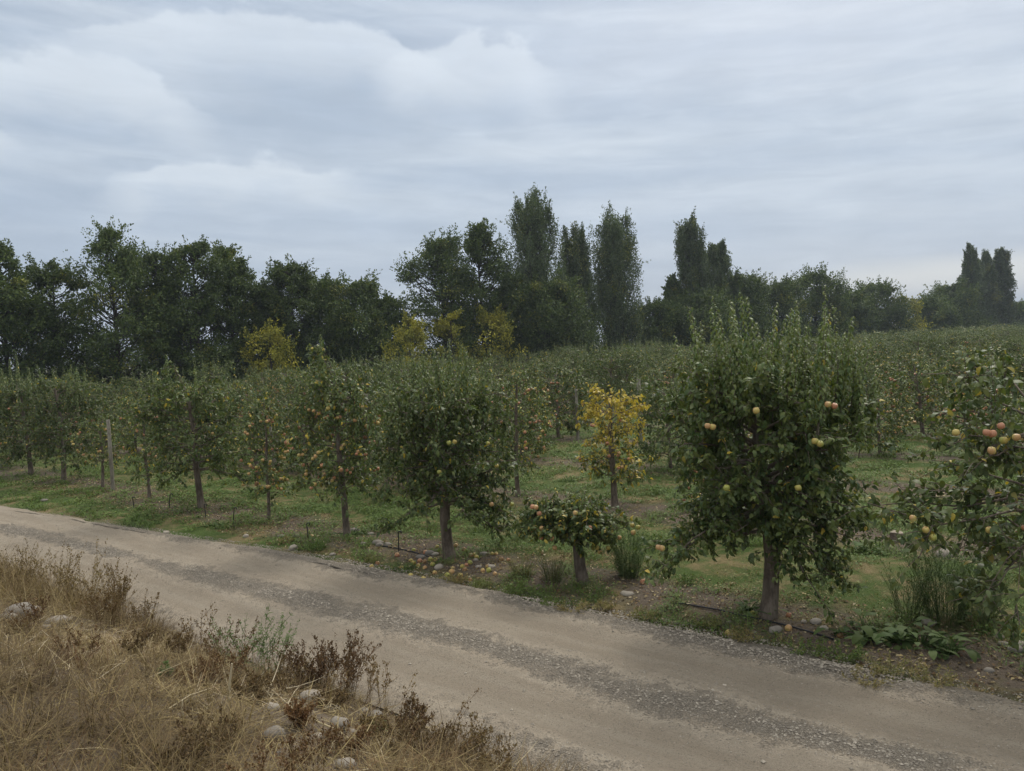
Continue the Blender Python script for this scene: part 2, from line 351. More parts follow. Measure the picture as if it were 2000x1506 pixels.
def road_mat():
    m, nt, b, o = new_mat('dirt and gravel'); tcn = nd(nt, 'ShaderNodeTexCoord').outputs['Object']
    gv = nd(nt, 'ShaderNodeAttribute', attribute_name='tone').outputs['Fac']     # 1 = loose gravel, 0 = packed wheel track
    nb = noise(nt, tcn, 1.3, 5, .6); nm = noise(nt, tcn, 7, 5, .6); nf = noise(nt, tcn, 60, 5, .75)
    mp = nd(nt, 'ShaderNodeMapping'); mp.inputs['Scale'].default_value = (.25, 2.4, 1); lk(nt, tcn, mp.inputs[0]); ns = noise(nt, mp.outputs[0], 2.2, 5, .6)
    vo = nd(nt, 'ShaderNodeTexVoronoi'); vo.inputs['Scale'].default_value = 75; lk(nt, tcn, vo.inputs['Vector'])
    sepc = nd(nt, 'ShaderNodeSeparateColor'); lk(nt, vo.outputs['Color'], sepc.inputs[0])
    dirt = mixc(nt, nb, (.265, .222, .168), (.36, .305, .232)); dirt = mixc(nt, mth(nt, 'MULTIPLY', sstep(nt, ns, .4, .65), .45), dirt, (.40, .35, .275))
    dirt = mixc(nt, mth(nt, 'MULTIPLY', sstep(nt, nf, .53, .64), .6), dirt, (.14, .116, .09)); dirt = mixc(nt, mth(nt, 'MULTIPLY', sstep(nt, nm, .52, .7), .35), dirt, (.19, .155, .12))
    grav = mixc(nt, sepc.outputs[0], (.205, .178, .143), (.37, .325, .26))
    f = sstep(nt, mth(nt, 'ADD', gv, mth(nt, 'MULTIPLY', mth(nt, 'SUBTRACT', mth(nt, 'ADD', nm, nf), 1.0), 1.3)), .2, .85)
    lk(nt, mixc(nt, f, dirt, grav), b.inputs['Base Color']); b.inputs['Roughness'].default_value = .95; b.inputs['Specular IOR Level'].default_value = .15
    bu = nd(nt, 'ShaderNodeBump'); bu.inputs['Strength'].default_value = 1.0; bu.inputs['Distance'].default_value = .035
    h = mth(nt, 'ADD', mth(nt, 'MULTIPLY', nf, .8), mth(nt, 'MULTIPLY', mth(nt, 'MULTIPLY', vo.outputs['Distance'], f), -1.2))
    lk(nt, h, bu.inputs['Height']); lk(nt, bu.outputs[0], b.inputs['Normal'])
    return m
def stone_mat(name, a, b_, attr=False):
    m, nt, b, o = new_mat(name); tcn = nd(nt, 'ShaderNodeTexCoord').outputs['Object']
    n1 = noise(nt, tcn, 14, 5, .6); n2 = noise(nt, tcn, 70, 3, .6)
    t = nd(nt, 'ShaderNodeAttribute', attribute_name='tone').outputs['Fac'] if attr else nd(nt, 'ShaderNodeObjectInfo').outputs['Random']
    c = mixc(nt, t, a, b_); c = mixc(nt, mth(nt, 'MULTIPLY', sstep(nt, n1, .45, .65), .4), c, tuple(x * .55 for x in a)); c = mixc(nt, mth(nt, 'MULTIPLY', n2, .25), c, (.4, .36, .3))
    lk(nt, c, b.inputs['Base Color']); b.inputs['Roughness'].default_value = .85; b.inputs['Specular IOR Level'].default_value = .25
    bu = nd(nt, 'ShaderNodeBump'); bu.inputs['Strength'].default_value = .35; bu.inputs['Distance'].default_value = .01; lk(nt, n2, bu.inputs['Height']); lk(nt, bu.outputs[0], b.inputs['Normal'])
    return m
M_STONE = stone_mat('river stone', (.20, .18, .155), (.40, .35, .28))
M_GRAVEL = stone_mat('loose gravel', (.19, .166, .133), (.47, .415, .336), True)

# ------------------------------------------------------------------ THE SETTING
def axis(lo, hi, f0, f1, fine, grow=1.25):
    a = list(np.arange(f0, f1 + 1e-6, fine)); st = fine
    x = f1
    while x < hi: st *= grow; x += st; a.append(x)
    st = fine; x = f0
    while x > lo: st *= grow; x -= st; a.insert(0, x)
    return np.array(a)
def grid_faces(nb, nn):
    i = np.arange(nb - 1)[:, None]; j = np.arange(nn - 1)[None]
    k = i * nn + j
    return np.stack([k, k + nn, k + nn + 1, k + 1], -1).reshape(-1, 4)
_bb = axis(-6000, 6000, -16, 5, .12); _nn = axis(-6000, 6000, -8, 8, .12)
Bg, Ng = np.meshgrid(_bb, _nn, indexing='ij')
Zg = gheight(Bg, Ng)
# keep the ground just below the road sheet
dr = np.abs(Ng - road_c(Bg)) / road_hw(Bg)
Zg = np.where(dr < 1.12, np.minimum(Zg, -0.004), Zg)
gnd = obj('ground', mk_mesh('ground', np.stack([Bg, Ng, Zg], -1).reshape(-1, 3), grid_faces(len(_bb), len(_nn)), ground_mat()), None, (*ORI, 0), ROT)
tag(gnd, kind='structure')
# road: two packed wheel tracks with loose gravel between and beside them
_rb = np.concatenate([np.linspace(-80, -18, 120), np.linspace(-17.9, 8, 300), np.linspace(8.3, 40, 40)]); _rw = np.linspace(-1, 1, 60)
Br, Wr = np.meshgrid(_rb, _rw, indexing='ij')
def edge_j(b, w): return 1 + np.where(np.abs(w) > .8, (fbm(b, w * 3, 1.1, 21) - .5) * .22, 0)
Nr = road_c(Br) + Wr * road_hw(Br) * edge_j(Br, Wr)
def rut(w): return np.exp(-((np.abs(w) - .5) / .22) ** 2)
def gravelness(b, w):
    c = np.exp(-np.abs((w + (vnoise(b, b * 0, .35, 3) - .5) * .14) / (.13 + .14 * vnoise(b, b * 0, .6, 13))) ** 1.7) * np.clip(.25 + 1.2 * fbm(b, w * 2.5, 1.3, 6), 0, 1)
    e = np.clip((np.abs(w) - .62) / .2, 0, 1) * np.where(w > 0, 1, .5) * np.clip(-.05 + 1.6 * fbm(b, w * 2, .9, 9), 0, 1) * np.clip(1.5 + b / 12, .25, 1)
    return np.clip(np.maximum(c, e), 0, 1)
def road_z(b, w): return .012 + .05 * (1 - rut(w)) * np.clip((1 - np.abs(w)) / .12, 0, 1) + (fbm(b, w * 1.5, 3, 14) - .5) * .045 * np.clip((1 - np.abs(w)) / .1, 0, 1)
Zr = road_z(Br, Wr)
road = obj('road', mk_mesh('road', np.stack([Br, Nr, Zr], -1).reshape(-1, 3), grid_faces(len(_rb), len(_rw)), road_mat(), {'tone': gravelness(Br, Wr).ravel()}), None, (*ORI, 0), ROT)
tag(road, kind='structure')
# far hills
rs = np.random.RandomState(3)
hz = np.linspace(radians(-75), radians(80), 160); HD = 2600.0
hh = 14 + 62 * np.clip((hz - radians(26)) / radians(10), 0, 1) + (vnoise(hz * 12, hz * 0, 1, 2) - .4) * 26 + (vnoise(hz * 40, hz * 0, 1, 5) - .5) * 8
ring = []
for k, (rr, f) in enumerate(((HD - 500, 0), (HD - 200, .55), (HD, 1), (HD + 400, .6), (HD + 800, -.02))):
    ring.append(np.stack([np.sin(hz) * rr, np.cos(hz) * rr, hh * f - 1], -1))
Vh = np.stack(ring, 1).reshape(-1, 3)
m_hill, nth, bh, _o = new_mat('hill scrub'); lk(nth, mixc(nth, noise(nth, nd(nth, 'ShaderNodeTexCoord').outputs['Object'], .01, 5), (.05, .065, .04), (.10, .10, .065)), bh.inputs['Base Color']); bh.inputs['Roughness'].default_value = 1
tag(obj('hills', mk_mesh('hills', Vh, grid_faces(len(hz), 5), m_hill)), kind='structure')

# loose gravel on the road (thousands of little stones, one object)
def rocks(g, P, Sz, r, tone):
    base = np.array([[1, 0, 0], [0, 1, 0], [-1, 0, 0], [0, -1, 0], [0, 0, .7], [0, 0, -.6]], float)
    n = len(P); V = base[None] * (1 + .45 * (r.rand(n, 6, 3) - .5)) ; a = r.rand(n) * 2 * pi
    x = V[..., 0] * np.cos(a)[:, None] - V[..., 1] * np.sin(a)[:, None]; y = V[..., 0] * np.sin(a)[:, None] + V[..., 1] * np.cos(a)[:, None]
    V = np.stack([x * (0.8 + .6 * r.rand(n))[:, None], y, V[..., 2]], -1) * Sz[:, None, None] + P[:, None]
    F = np.array([[0, 1, 4], [1, 2, 4], [2, 3, 4], [3, 0, 4], [1, 0, 5], [2, 1, 5], [3, 2, 5], [0, 3, 5]])
    g.add(V.reshape(-1, 3), (np.arange(n)[:, None, None] * 6 + F[None]).reshape(-1, 3), np.repeat(tone, 6))
r = np.random.RandomState(11); g = Geo()
N0 = 340000; b = -22 + 30 * r.rand(N0) ** .8; w = r.uniform(-1.06, 1.12, N0)
keep = r.rand(N0) < np.clip(gravelness(b, w) ** 1.4 * .62 + .18, 0, 1) * np.clip(1.3 + b / 22, .15, 1)
b, w = b[keep], w[keep]
gq = gravelness(b, np.clip(w, -1, 1)); sz = .0028 + (.0035 + .0085 * gq) * r.rand(len(b)) ** 2 + .012 * (r.rand(len(b)) > .997)
P = np.stack([b, road_c(b) + w * road_hw(b), np.maximum(road_z(b, np.clip(w, -1, 1)), .004) + sz * .25], -1)
rocks(g, P, sz, r, r.rand(len(b)))
tag(obj('gravel', g.mesh('gravel', M_GRAVEL, False), None, (*ORI, 0), ROT), 'loose grey gravel along the crown and edges of the dirt road', 'gravel', kind='stuff')

# ------------------------------------------------------------------ ORCHARD TREES
def apple_mesh(name, mat, seed):
    r = np.random.RandomState(seed); prof = [(0.0, .024), (.006, .027), (.016, .031), (.027, .027), (.034, .012), (.0355, -.004), (.031, -.019), (.021, -.029), (.010, -.031), (0.0, -.027)]
    g = Geo(); k = 12; V = []
    for rr, z in prof:
        th = np.arange(k) * 2 * pi / k
        V.append(np.stack([np.cos(th) * max(rr, .0005) * (1 + .05 * np.sin(th * 2 + seed)), np.sin(th) * max(rr, .0005), np.full(k, z) + .0015 * np.cos(th + seed)], -1))
    V = np.concatenate(V); F = grid_faces(len(prof), k + 1)
    i = np.arange(len(prof) - 1)[:, None] * k; j = np.arange(k)[None]; F = np.stack([i + (j + 1) % k, i + j, i + k + j, i + k + (j + 1) % k], -1).reshape(-1, 4)[:, ::-1]
    g.add(V, F); nf = len(F)
    add_tubes(g, [([(0, 0, .022), (.002, .001, .034), (.006, .002, .044)], [.0016, .0013, .002])], 4)
    V, Fs, A = g.arrays(); nq = [len(f) for f in Fs]
    mid = np.concatenate([np.where(np.arange(n) < nf, 0, 1) if q == 0 else np.ones(n) for q, n in enumerate(nq)])
    return mk_mesh(name, V, Fs, [mat, M_BARK], A, True, mid)
AP = {k: [apple_mesh('apple_' + k, m, s) for s in (1, 2)] for k, m in (('green', M_AP_G), ('yellow', M_AP_Y), ('red', M_AP_R), ('brown', M_AP_B))}

def tree_geo(seed, H=2.9, zb=.7, R=.9, prof=(.75, 1, 1, .9, .7), rt=.06, nl=34, tw=8, lv=18, ls=.075, shoots=22, sl=(.4, .8), squash=1.0, asym=None,
             extra=(), nap=0, apz=(0.1, .95), lean=(0, 0), yel=0.04, yel_top=0.0, T=LEAF3, tone=(.15, .85), trunk_top=None, lod=0, front=None, spires=(), bare=0.0):
    """grow an apple tree: returns (wood Geo, leaf Geo, apple positions)"""
    r = np.random.RandomState(seed); wood = Geo(); lf = Geo(); paths = []
    zt = trunk_top or H * .8
    k = 7; tz = np.linspace(0, 1, k)
    wob = np.cumsum(r.normal(0, .028, (k, 2)), 0); wob[0] = 0
    tp = np.stack([lean[0] * tz + wob[:, 0], lean[1] * tz + wob[:, 1], tz * zt], -1); tp[0, 2] = -.12
    trd = rt * np.interp(tz, [0, .04, .12, .6, 1], [1.55, 1.25, 1.0, .75, .3])
    tzz = np.array([0, .03, .1, .25, .45, .7, 1.0]); tp = np.stack([np.interp(tzz, tz, tp[:, i]) for i in range(3)], -1); tp[0, 2] = -.12
    trd = rt * np.interp(tzz, [0, .03, .1, .6, 1], [1.6, 1.25, 1.0, .75, .35])
    paths.append((tp, trd))
    def trunk_at(z):
        return np.array([np.interp(z, tp[:, 2], tp[:, 0]), np.interp(z, tp[:, 2], tp[:, 1]), z])
    limbs = []
    for i in range(nl):
        f = (i + .5) / nl; z = zb + (zt - zb) * f; azm = i * 2.39996 + r.uniform(-.5, .5)
        L = R * np.interp(f, np.linspace(0, 1, len(prof)), prof) * r.uniform(.65, 1.15)
        if asym: L *= asym(azm, f)
        if front is not None and sin(azm) < -.35: L *= front
        limbs.append((z, azm, L, r.uniform(.15, .5) + .25 * f, r.uniform(.25, .6) * (1 - .75 * f)))
    limbs += [tuple(e) for e in extra]
    TP, TD, TF = [], [], []            # twig start/direction lists
    for lb in limbs:
        z, azm, L, rise, droop = lb[:5]
        p0 = trunk_at(min(z, zt) - .12 * min(1, L)); dr_ = np.array([cos(azm), sin(azm), 0]); t = np.linspace(0, 1, 5)
        pts = p0 + dr_ * (L * t)[:, None] + np.array([0, 0, 1]) * ((rise * t - droop * t * t) * L)[:, None]
        pts[1:] += r.normal(0, .04, (4, 3)) * L
        rb = max(.006, .018 * min(.8, L) * rt / .06)
        paths.append((pts, np.linspace(rb, .004, 5)))
        n = max(2, int(tw * (L + .35) * (lb[5] if len(lb) > 5 else 1)))
        tt = r.uniform(.22, 1.0, n) ** .8
        P = np.stack([np.interp(tt, t, pts[:, i]) for i in range(3)], -1)
        D = nrm(rsph(r, n) * .9 + dr_ * .55 + np.array([0, 0, .18]))
        TP.append(P); TD.append(D)
    TP = np.concatenate(TP); TD = np.concatenate(TD); n = len(TP)
    TL = r.uniform(.16, .36, n) * (R / .9) ** .4
    TE = TP + TD * TL[:, None] - np.array([0, 0, 1]) * (TL * .15)[:, None]
    if lod == 0:
        for i in range(0, n): paths.append((np.stack([TP[i], (TP[i] + TE[i]) / 2 + [0, 0, .02], TE[i]]), [.0045, .0035, .002]))
    elif lod == 1:
        for i in range(0, n, 3): paths.append((np.stack([TP[i], TE[i]]), [.005, .003]))
    # leaves along the twigs
    m = max(1, int(lv * (1 - bare))); idx = np.repeat(np.arange(n), m); q = r.uniform(.05, 1.08, len(idx))
    P = TP[idx] + (TE - TP)[idx] * q[:, None] + r.normal(0, .018, (len(idx), 3))
    D = nrm(TD[idx] * .45 + rsph(r, len(idx)) * .8 + np.array([0, 0, -.28])); N = nrm(rsph(r, len(idx)) * .75 + np.array([0, 0, 1.0]))
    zrel = (P[:, 2] - zb) / max(.1, H - zb)
    hue = np.where(r.rand(len(idx)) < yel + yel_top * np.clip(zrel, 0, 1) ** 1.5, r.uniform(.4, 1, len(idx)), r.uniform(0, .12, len(idx)))
    add_leaves(lf, P, D, N, ls * r.uniform(.5, 1.2, len(idx)), r.uniform(.1, 1.0, len(idx)), np.clip(r.uniform(*tone, len(idx)) * .8 + r.uniform(-.16, .16, n)[idx], 0, .85), hue, T)
    # upright shoots of this summer's growth
    if shoots:
        cand = np.nonzero(TP[:, 2] > zb + .55 * (zt - zb))[0]; cand = cand if len(cand) >= shoots else np.argsort(-TP[:, 2])[:shoots]
        pick = list(r.permutation(cand)[:shoots]) + [-1 - q for q in range(len(spires))]
        for i in pick:
            p0 = TP[i] if i >= 0 else np.array(spires[-1 - i][:3]); cen = np.hypot(p0[0], p0[1]) / R; L = min(max(.15, H * (r.uniform(.74, .90) + r.uniform(.06, .14) * (r.rand() < .34) - .08 * min(1, cen)) - p0[2]), sl[1] * 1.9)
            if i < 0: L = max(.3, spires[-1 - i][3] - p0[2])
            a2 = atan2(p0[1], p0[0]); o_ = np.array([cos(a2), sin(a2), 0]) * r.uniform(.0, .22) * L
            t = np.linspace(0, 1, 5)[:, None]
            pts = p0 + o_ * t + np.array([0, 0, L]) * t + np.concatenate([np.zeros((1, 3)), r.normal(0, .012, (4, 3))])
            paths.append((pts, np.linspace(.0055, .0018, 5)))
            nlv = max(3, int(L / (.0115 if i < 0 else .019 if lod == 0 else .034 if lod == 1 else .06))); qq = np.linspace(.1, 1, nlv)
            an = np.arange(nlv) * 2.4 + r.rand() * 6
            Pq = np.stack([np.interp(qq, t[:, 0], pts[:, c]) for c in range(3)], -1)
            rad = np.stack([np.cos(an), np.sin(an), np.zeros(nlv)], -1)
            Dq = nrm(rad * 1.0 + np.array([0, 0, 1]) * (.55 + .35 * qq)[:, None] + r.normal(0, .12, (nlv, 3)))
            Nq = nrm(np.array([0, 0, 1.0]) - rad * .5 + r.normal(0, .1, (nlv, 3)))
            hq = np.where(r.rand(nlv) < yel * .7, r.uniform(.3, .9, nlv), r.uniform(0, .1, nlv))
            add_leaves(lf, Pq, Dq, Nq, ls * (1.0 - .5 * qq ** 3) * (1.12 if i < 0 else .95) * r.uniform(.75, 1.1, nlv), r.uniform(1.3, 2.1, nlv), r.uniform(.42, .86, nlv), hq, T)
    # fruit hangs at the twigs, mostly on the outside
    ap = []
    if nap:
        rad = np.hypot(TE[:, 0], TE[:, 1]); zr = (TE[:, 2] - zb) / max(.1, zt - zb)
        wgt = (rad / rad.max() + .25) * ((zr > apz[0]) & (zr < apz[1]))
        c = r.choice(n, size=min(nap, int((wgt > 0).sum())), replace=False, p=wgt / wgt.sum())
        for i in c:
            p = TE[i] + np.array([0, 0, -.05]); ap.append(p)
            if r.rand() < .45: ap.append(p + np.array([r.uniform(-.06, .06), r.uniform(-.06, .06), r.uniform(-.06, .02)]))
        ap = ap[:nap]
    sides = 8 if lod == 0 else 5 if lod == 1 else 3
    add_tubes(wood, paths[:1], 12 if lod == 0 else sides + 1)
    add_tubes(wood, paths[1:1 + len(limbs)], sides if lod else 6)
    add_tubes(wood, paths[1 + len(limbs):], 3 if lod else 4, cap=False)
    return wood, lf, ap

def place_tree(name, seed, at, label, cat='apple tree', group=None, kinds=('yellow', 'red'), kp=None, fixed=(), rz=0.0, asz=.83, tops=(), **kw):
    if tops:                                        # leading shoots whose tips show against the trees behind
        q = random.Random(seed + 9); sp = []
        for px, py in tops:
            dy = q.uniform(-.35, .25); d = ray(px, py); t = CAM + d * ((at[1] + dy) / d[1]) - np.array(at)
            sp.append((t[0] * .92, dy * .92, t[2] * q.uniform(.60, .70), t[2]))
        kw['spires'] = sp
    w, lf, ap = tree_geo(seed, **kw)
    root = empty(name, at, rz); tag(root, label, cat, group)
    obj('trunk', w.mesh('trunk', M_BARK), root); obj('crown', lf.mesh('crown', M_APPLE_LEAF), root)
    r = random.Random(seed)
    for p in list(ap)[:100]:
        k = r.choices(kinds, kp)[0] if kp else r.choice(kinds)
        o = obj('apple', r.choice(AP[k]), root, tuple(p)); o.rotation_euler = (r.uniform(-.5, .5), r.uniform(-.5, .5), r.uniform(0, 6.28)); s = r.uniform(.82, 1.12) * asz; o.scale = (s, s, s * r.uniform(.92, 1.05))
    for px, py, dd, k in fixed:                     # fruit seen plainly in the photograph, set on the near side of the crown
        d = ray(px, py); s = (at[1] - dd * 1.1 - .04) / d[1]; p = CAM + d * s - np.array(at)
        c, sn = cos(-rz), sin(-rz); p = np.array([p[0] * c - p[1] * sn, p[0] * sn + p[1] * c, p[2]])
        o = obj('apple', r.choice(AP[k]), root, tuple(p)); o.rotation_euler = (r.uniform(-.4, .4), r.uniform(-.4, .4), r.uniform(0, 6.28)); s = r.uniform(.9, 1.08) * asz; o.scale = (s, s, s)
    return root
def row_at(k, t, ofs=0.0):
    """k-th row, t-th tree from the big tree (t grows to the left)"""
    x, y = glo(-t * TRSP + ofs, k * ROWSP); b_, n_ = loc(x, y)
    return (float(x), float(y), float(gheight(b_, n_)))
HERO_G = 'apple trees of the front row beside the road'
LFT = pi; NEAR = -pi / 2
# the big tree
place_tree('apple_tree', 101, row_at(0, 0), 'largest apple tree, dark green with tall pale upright shoots and a thick grey trunk', group=HERO_G,
           tops=[(1345, 655), (1368, 672), (1388, 665), (1412, 605), (1425, 640), (1440, 622), (1463, 565), (1472, 600), (1490, 650), (1505, 597), (1522, 640), (1546, 590), (1560, 620), (1596, 598), (1606, 640), (1630, 660), (1651, 617), (1668, 660), (1690, 690), (1705, 720), (1400, 640), (1450, 600), (1456, 585), (1480, 630), (1497, 615), (1532, 620), (1556, 605), (1575, 640), (1585, 622), (1618, 645), (1641, 650), (1420, 625), (1470, 582), (1540, 600), (1375, 690), (1680, 675)],
           H=3.5, zb=.95, R=1.0, prof=(.75, .85, .95, 1.05, .95, .8), rt=.085, nl=60, tw=10, lv=26, ls=.072, shoots=64, sl=(.45, .85), trunk_top=2.3, lean=(-.10, 0), yel=.012, nap=4, front=.85,
           extra=[(1.15, LFT + .2, 1.2, .1, .42), (1.05, LFT - .25, 1.05, .1, .5), (1.2, LFT, 1.1, .15, .4), (.95, -.5, .7, .0, .6), (.9, -1.0, .62, .0, .7), (.85, -.2, .6, -.1, .5), (1.25, .15, 1.0, .2, .5), (.95, -1.6, .5, 0, .6), (1.5, .1, 1.05, .2, .4), (1.45, -.3, .95, .1, .4)],
           kinds=('green', 'yellow'), fixed=[(1617, 790, .75, 'yellow'), (1630, 793, .75, 'red'), (1477, 802, .8, 'yellow'), (1382, 832, .6, 'yellow'), (1392, 834, .6, 'yellow'), (1592, 862, .8, 'green'), (1602, 867, .82, 'green'), (1559, 953, .75, 'green'), (1419, 953, .7, 'green'), (1676, 992, .5, 'green'), (1293, 1071, .3, 'yellow'), (1286, 1069, .3, 'yellow')])
# the next tree to the right: its trunk stands just outside the photograph
place_tree('apple_tree', 102, row_at(0, -1), 'apple tree with big blushed apples at the right edge, its branches reaching over the weeds', group=HERO_G,
           asz=.8, H=3.0, zb=.85, R=1.05, prof=(.5, .8, .9, .85, .7), rt=.055, nl=28, tw=9, lv=14, ls=.08, shoots=24, sl=(.3, .6), yel=.03, nap=5, apz=(.3, .9), trunk_top=2.35, tone=(.25, .95),
           extra=[(1.55, LFT, 1.45, .15, .15), (1.6, LFT - .2, 1.3, .1, .2), (1.5, LFT + .25, 1.25, .1, .3), (1.0, LFT - .1, .62, .1, .6), (.95, LFT + .7, .6, .1, .6), (1.0, LFT + .2, .55, .1, .5), (2.1, LFT, .9, .15, .2), (2.0, LFT + .4, .8, .2, .2)],
           kinds=('yellow', 'red'), fixed=[(1927, 845, .55, 'red'), (1938, 847, .55, 'red'), (1955, 832, .5, 'red'), (1985, 854, .5, 'yellow'), (1960, 860, .45, 'green'), (1937, 880, .5, 'yellow'), (1867, 845, .5, 'yellow'), (1783, 1012, .2, 'yellow'), (1808, 1035, .3, 'yellow'), (1822, 1050, .3, 'green'), (1932, 1035, .4, 'yellow')])
# the cut-back tree
place_tree('apple_tree', 103, row_at(0, 1), 'low cut-back apple tree, a stout bare trunk topped by a small leafy clump', group=HERO_G,
           H=1.34, zb=.62, R=.46, prof=(.9, 1, .8), rt=.078, nl=20, tw=15, lv=20, ls=.075, shoots=26, sl=(.2, .4), trunk_top=.86, yel=.07, nap=2, lean=(-.01, 0),
           extra=[(.8, LFT, .5, .7, .25), (.8, LFT + .5, .45, .8, .3), (.8, LFT - .4, .5, .7, .3), (.85, LFT, .68, .35, .25), (.8, LFT + .5, .6, .3, .3), (.78, LFT - .3, .5, .3, .3), (.8, LFT + .2, .6, .3, .35), (.85, LFT + .9, .45, .4, .3), (.8, .1, .8, .25, .25, .25), (.8, .0, .6, .1, .3, .3), (.85, 1.6, .5, .4, .2)],
           kinds=('yellow', 'red'), fixed=[(1040, 990, .2, 'red'), (1047, 991, .22, 'yellow'), (1053, 1003, .2, 'red'), (1058, 1032, .2, 'yellow'), (1045, 1030, .1, 'yellow'), (1057, 1050, .2, 'red'), (1078, 1052, .3, 'red'), (1083, 1070, .2, 'yellow'), (1124, 1002, .35, 'yellow'), (1150, 1037, .2, 'yellow'), (1152, 1031, .25, 'red'), (1180, 1035, .1, 'yellow'), (1180, 1051, .1, 'yellow'), (1166, 1070, .15, 'green'), (1171, 1078, .15, 'yellow'), (1188, 1070, .1, 'green'), (1210, 1050, .1, 'yellow'), (1235, 1026, .05, 'green'), (1237, 1040, .05, 'yellow'), (1246, 1030, .05, 'green')])
place_tree('apple_tree', 104, row_at(0, 2), 'dense dark apple tree with windfall apples scattered round the foot of its trunk', group=HERO_G,
           tops=[(770, 735), (795, 720), (815, 700), (835, 690), (852, 680), (868, 662), (885, 672), (905, 680), (922, 700), (945, 715), (965, 740), (985, 770)],
           H=3.2, zb=.85, R=.92, prof=(.75, .95, 1.0, .95, .75), rt=.08, nl=54, tw=9, lv=20, ls=.075, shoots=62, sl=(.35, .65), trunk_top=2.2, lean=(-.12, 0), yel=.02, nap=3,
           extra=[(.95, .1, .95, .15, .55), (.85, -.3, .85, .1, .6), (.9, LFT + .3, .8, .1, .5), (1.0, .4, .9, .1, .5)],
           kinds=('green', 'yellow'), fixed=[(877, 865, .75, 'green'), (888, 863, .75, 'green'), (858, 922, .7, 'green'), (970, 910, .6, 'green'), (953, 866, .6, 'green'), (792, 945, .5, 'green'), (960, 985, .4, 'yellow'), (1000, 985, .3, 'green')])
place_tree('apple_tree', 105, row_at(0, 3), 'slim apple tree with many pink and yellow apples and one tall leafy spire', group=HERO_G,
           tops=[(628, 652), (618, 672), (638, 675), (600, 712), (655, 705), (585, 740), (690, 745)],
           H=2.95, zb=.8, R=.68, prof=(.85, 1, .95, .85, .6), rt=.055, nl=42, tw=9, lv=15, ls=.075, shoots=26, sl=(.25, .5), trunk_top=2.45, yel=.06, nap=100, tone=(.25, .95), lean=(-.05, 0),
           kinds=('yellow', 'red'), kp=(.5, .5), extra=[(2.4, LFT, .3, 2.2, 0), (2.4, LFT + .4, .25, 2.8, 0), (2.4, 2.8, .2, 3.4, 0)])
place_tree('apple_tree', 106, row_at(0, 4), 'narrow young apple tree thick with yellow apples on a thin stem', group=HERO_G,
           tops=[(490, 748), (478, 770), (500, 765)],
           H=2.45, zb=.5, R=.40, prof=(.9, 1.1, .9, .6, .4), rt=.03, nl=28, tw=9, lv=11, ls=.072, shoots=7, sl=(.2, .45), trunk_top=2.1, yel=.09, nap=90, tone=(.3, 1), kinds=('yellow', 'red'), kp=(.65, .35))
place_tree('apple_tree', 107, row_at(0, 5), 'round dark green apple tree with one tall shoot, its grey trunk standing on green grass', group=HERO_G,
           tops=[(325, 694), (331, 712), (300, 728), (350, 730), (380, 722), (400, 735), (275, 740)],
           H=2.85, zb=.85, R=.95, prof=(.85, 1, 1, .9, .7), rt=.065, nl=48, tw=8, lv=17, ls=.078, shoots=34, sl=(.3, .55), trunk_top=2.35, yel=.03, nap=4, kinds=('green', 'yellow'),
           extra=[(2.3, LFT, .3, 2.0, 0), (2.35, LFT + .3, .22, 2.6, 0), (.9, .1, .95, .05, .4), (.9, 2.9, .9, .05, .4)])
place_tree('apple_tree', 108, row_at(0, 6, .05), 'thin apple tree with red apples, half hidden just right of the tall grey post', group=HERO_G,
           H=2.2, zb=.6, R=.5, rt=.035, nl=26, tw=8, lv=12, ls=.075, shoots=10, trunk_top=1.9, yel=.07, nap=34, kinds=('red', 'yellow'), kp=(.7, .3), tone=(.3, 1), T=LEAF2)
place_tree('apple_tree', 109, row_at(0, 7), 'small open apple tree with yellow apples just left of the tall grey post', group=HERO_G,
           H=1.95, zb=.55, R=.5, rt=.035, nl=22, tw=8, lv=11, ls=.075, shoots=8, trunk_top=1.6, yel=.08, nap=30, kinds=('yellow', 'red'), kp=(.7, .3), tone=(.3, 1), T=LEAF2)
place_tree('apple_tree', 110, row_at(0, 8), 'tall dark apple tree without fruit, second from the left edge of the front row', group=HERO_G,
           tops=[(60, 735), (85, 712), (105, 720), (125, 712), (145, 725), (160, 745)], H=3.0, zb=.6, R=.9, rt=.06, nl=46, tw=8, lv=17, ls=.078, shoots=34, trunk_top=2.4, yel=.02, nap=2, T=LEAF2)
place_tree('apple_tree', 111, row_at(0, 9), 'dark leafy apple tree at the left edge, last of the visible front row', group=HERO_G,
           tops=[(18, 700), (35, 692), (5, 720), (55, 715)], H=3.0, zb=.6, R=.9, rt=.06, nl=46, tw=8, lv=17, ls=.078, shoots=30, trunk_top=2.35, yel=.02, nap=2, T=LEAF2)
# second row, the two that show plainly
place_tree('apple_tree', 120, row_at(1, 1.82), 'yellowing apple tree with bare twigs at its top, behind the cut-back tree',
           H=2.25, zb=.5, R=.6, prof=(.7, 1.15, .7, 1.0, .6), rt=.06, nl=34, tw=8, lv=16, ls=.085, shoots=3, sl=(.15, .3), trunk_top=1.95, yel=.32, yel_top=1.5, nap=40, kinds=('yellow', 'red'), tone=(.3, 1), bare=.2,
           extra=[(1.95, LFT + .4, .4, .5, .1), (1.9, .3, .45, .3, .2)])
place_tree('apple_tree', 121, row_at(1, 2.79), 'slender apple tree thick with red apples, behind and right of the dense dark tree',
           H=2.75, zb=.6, R=.55, rt=.045, nl=32, tw=8, lv=13, ls=.075, shoots=12, trunk_top=2.3, yel=.06, nap=70, kinds=('red', 'yellow'), kp=(.6, .4), tone=(.25, .95), T=LEAF2)

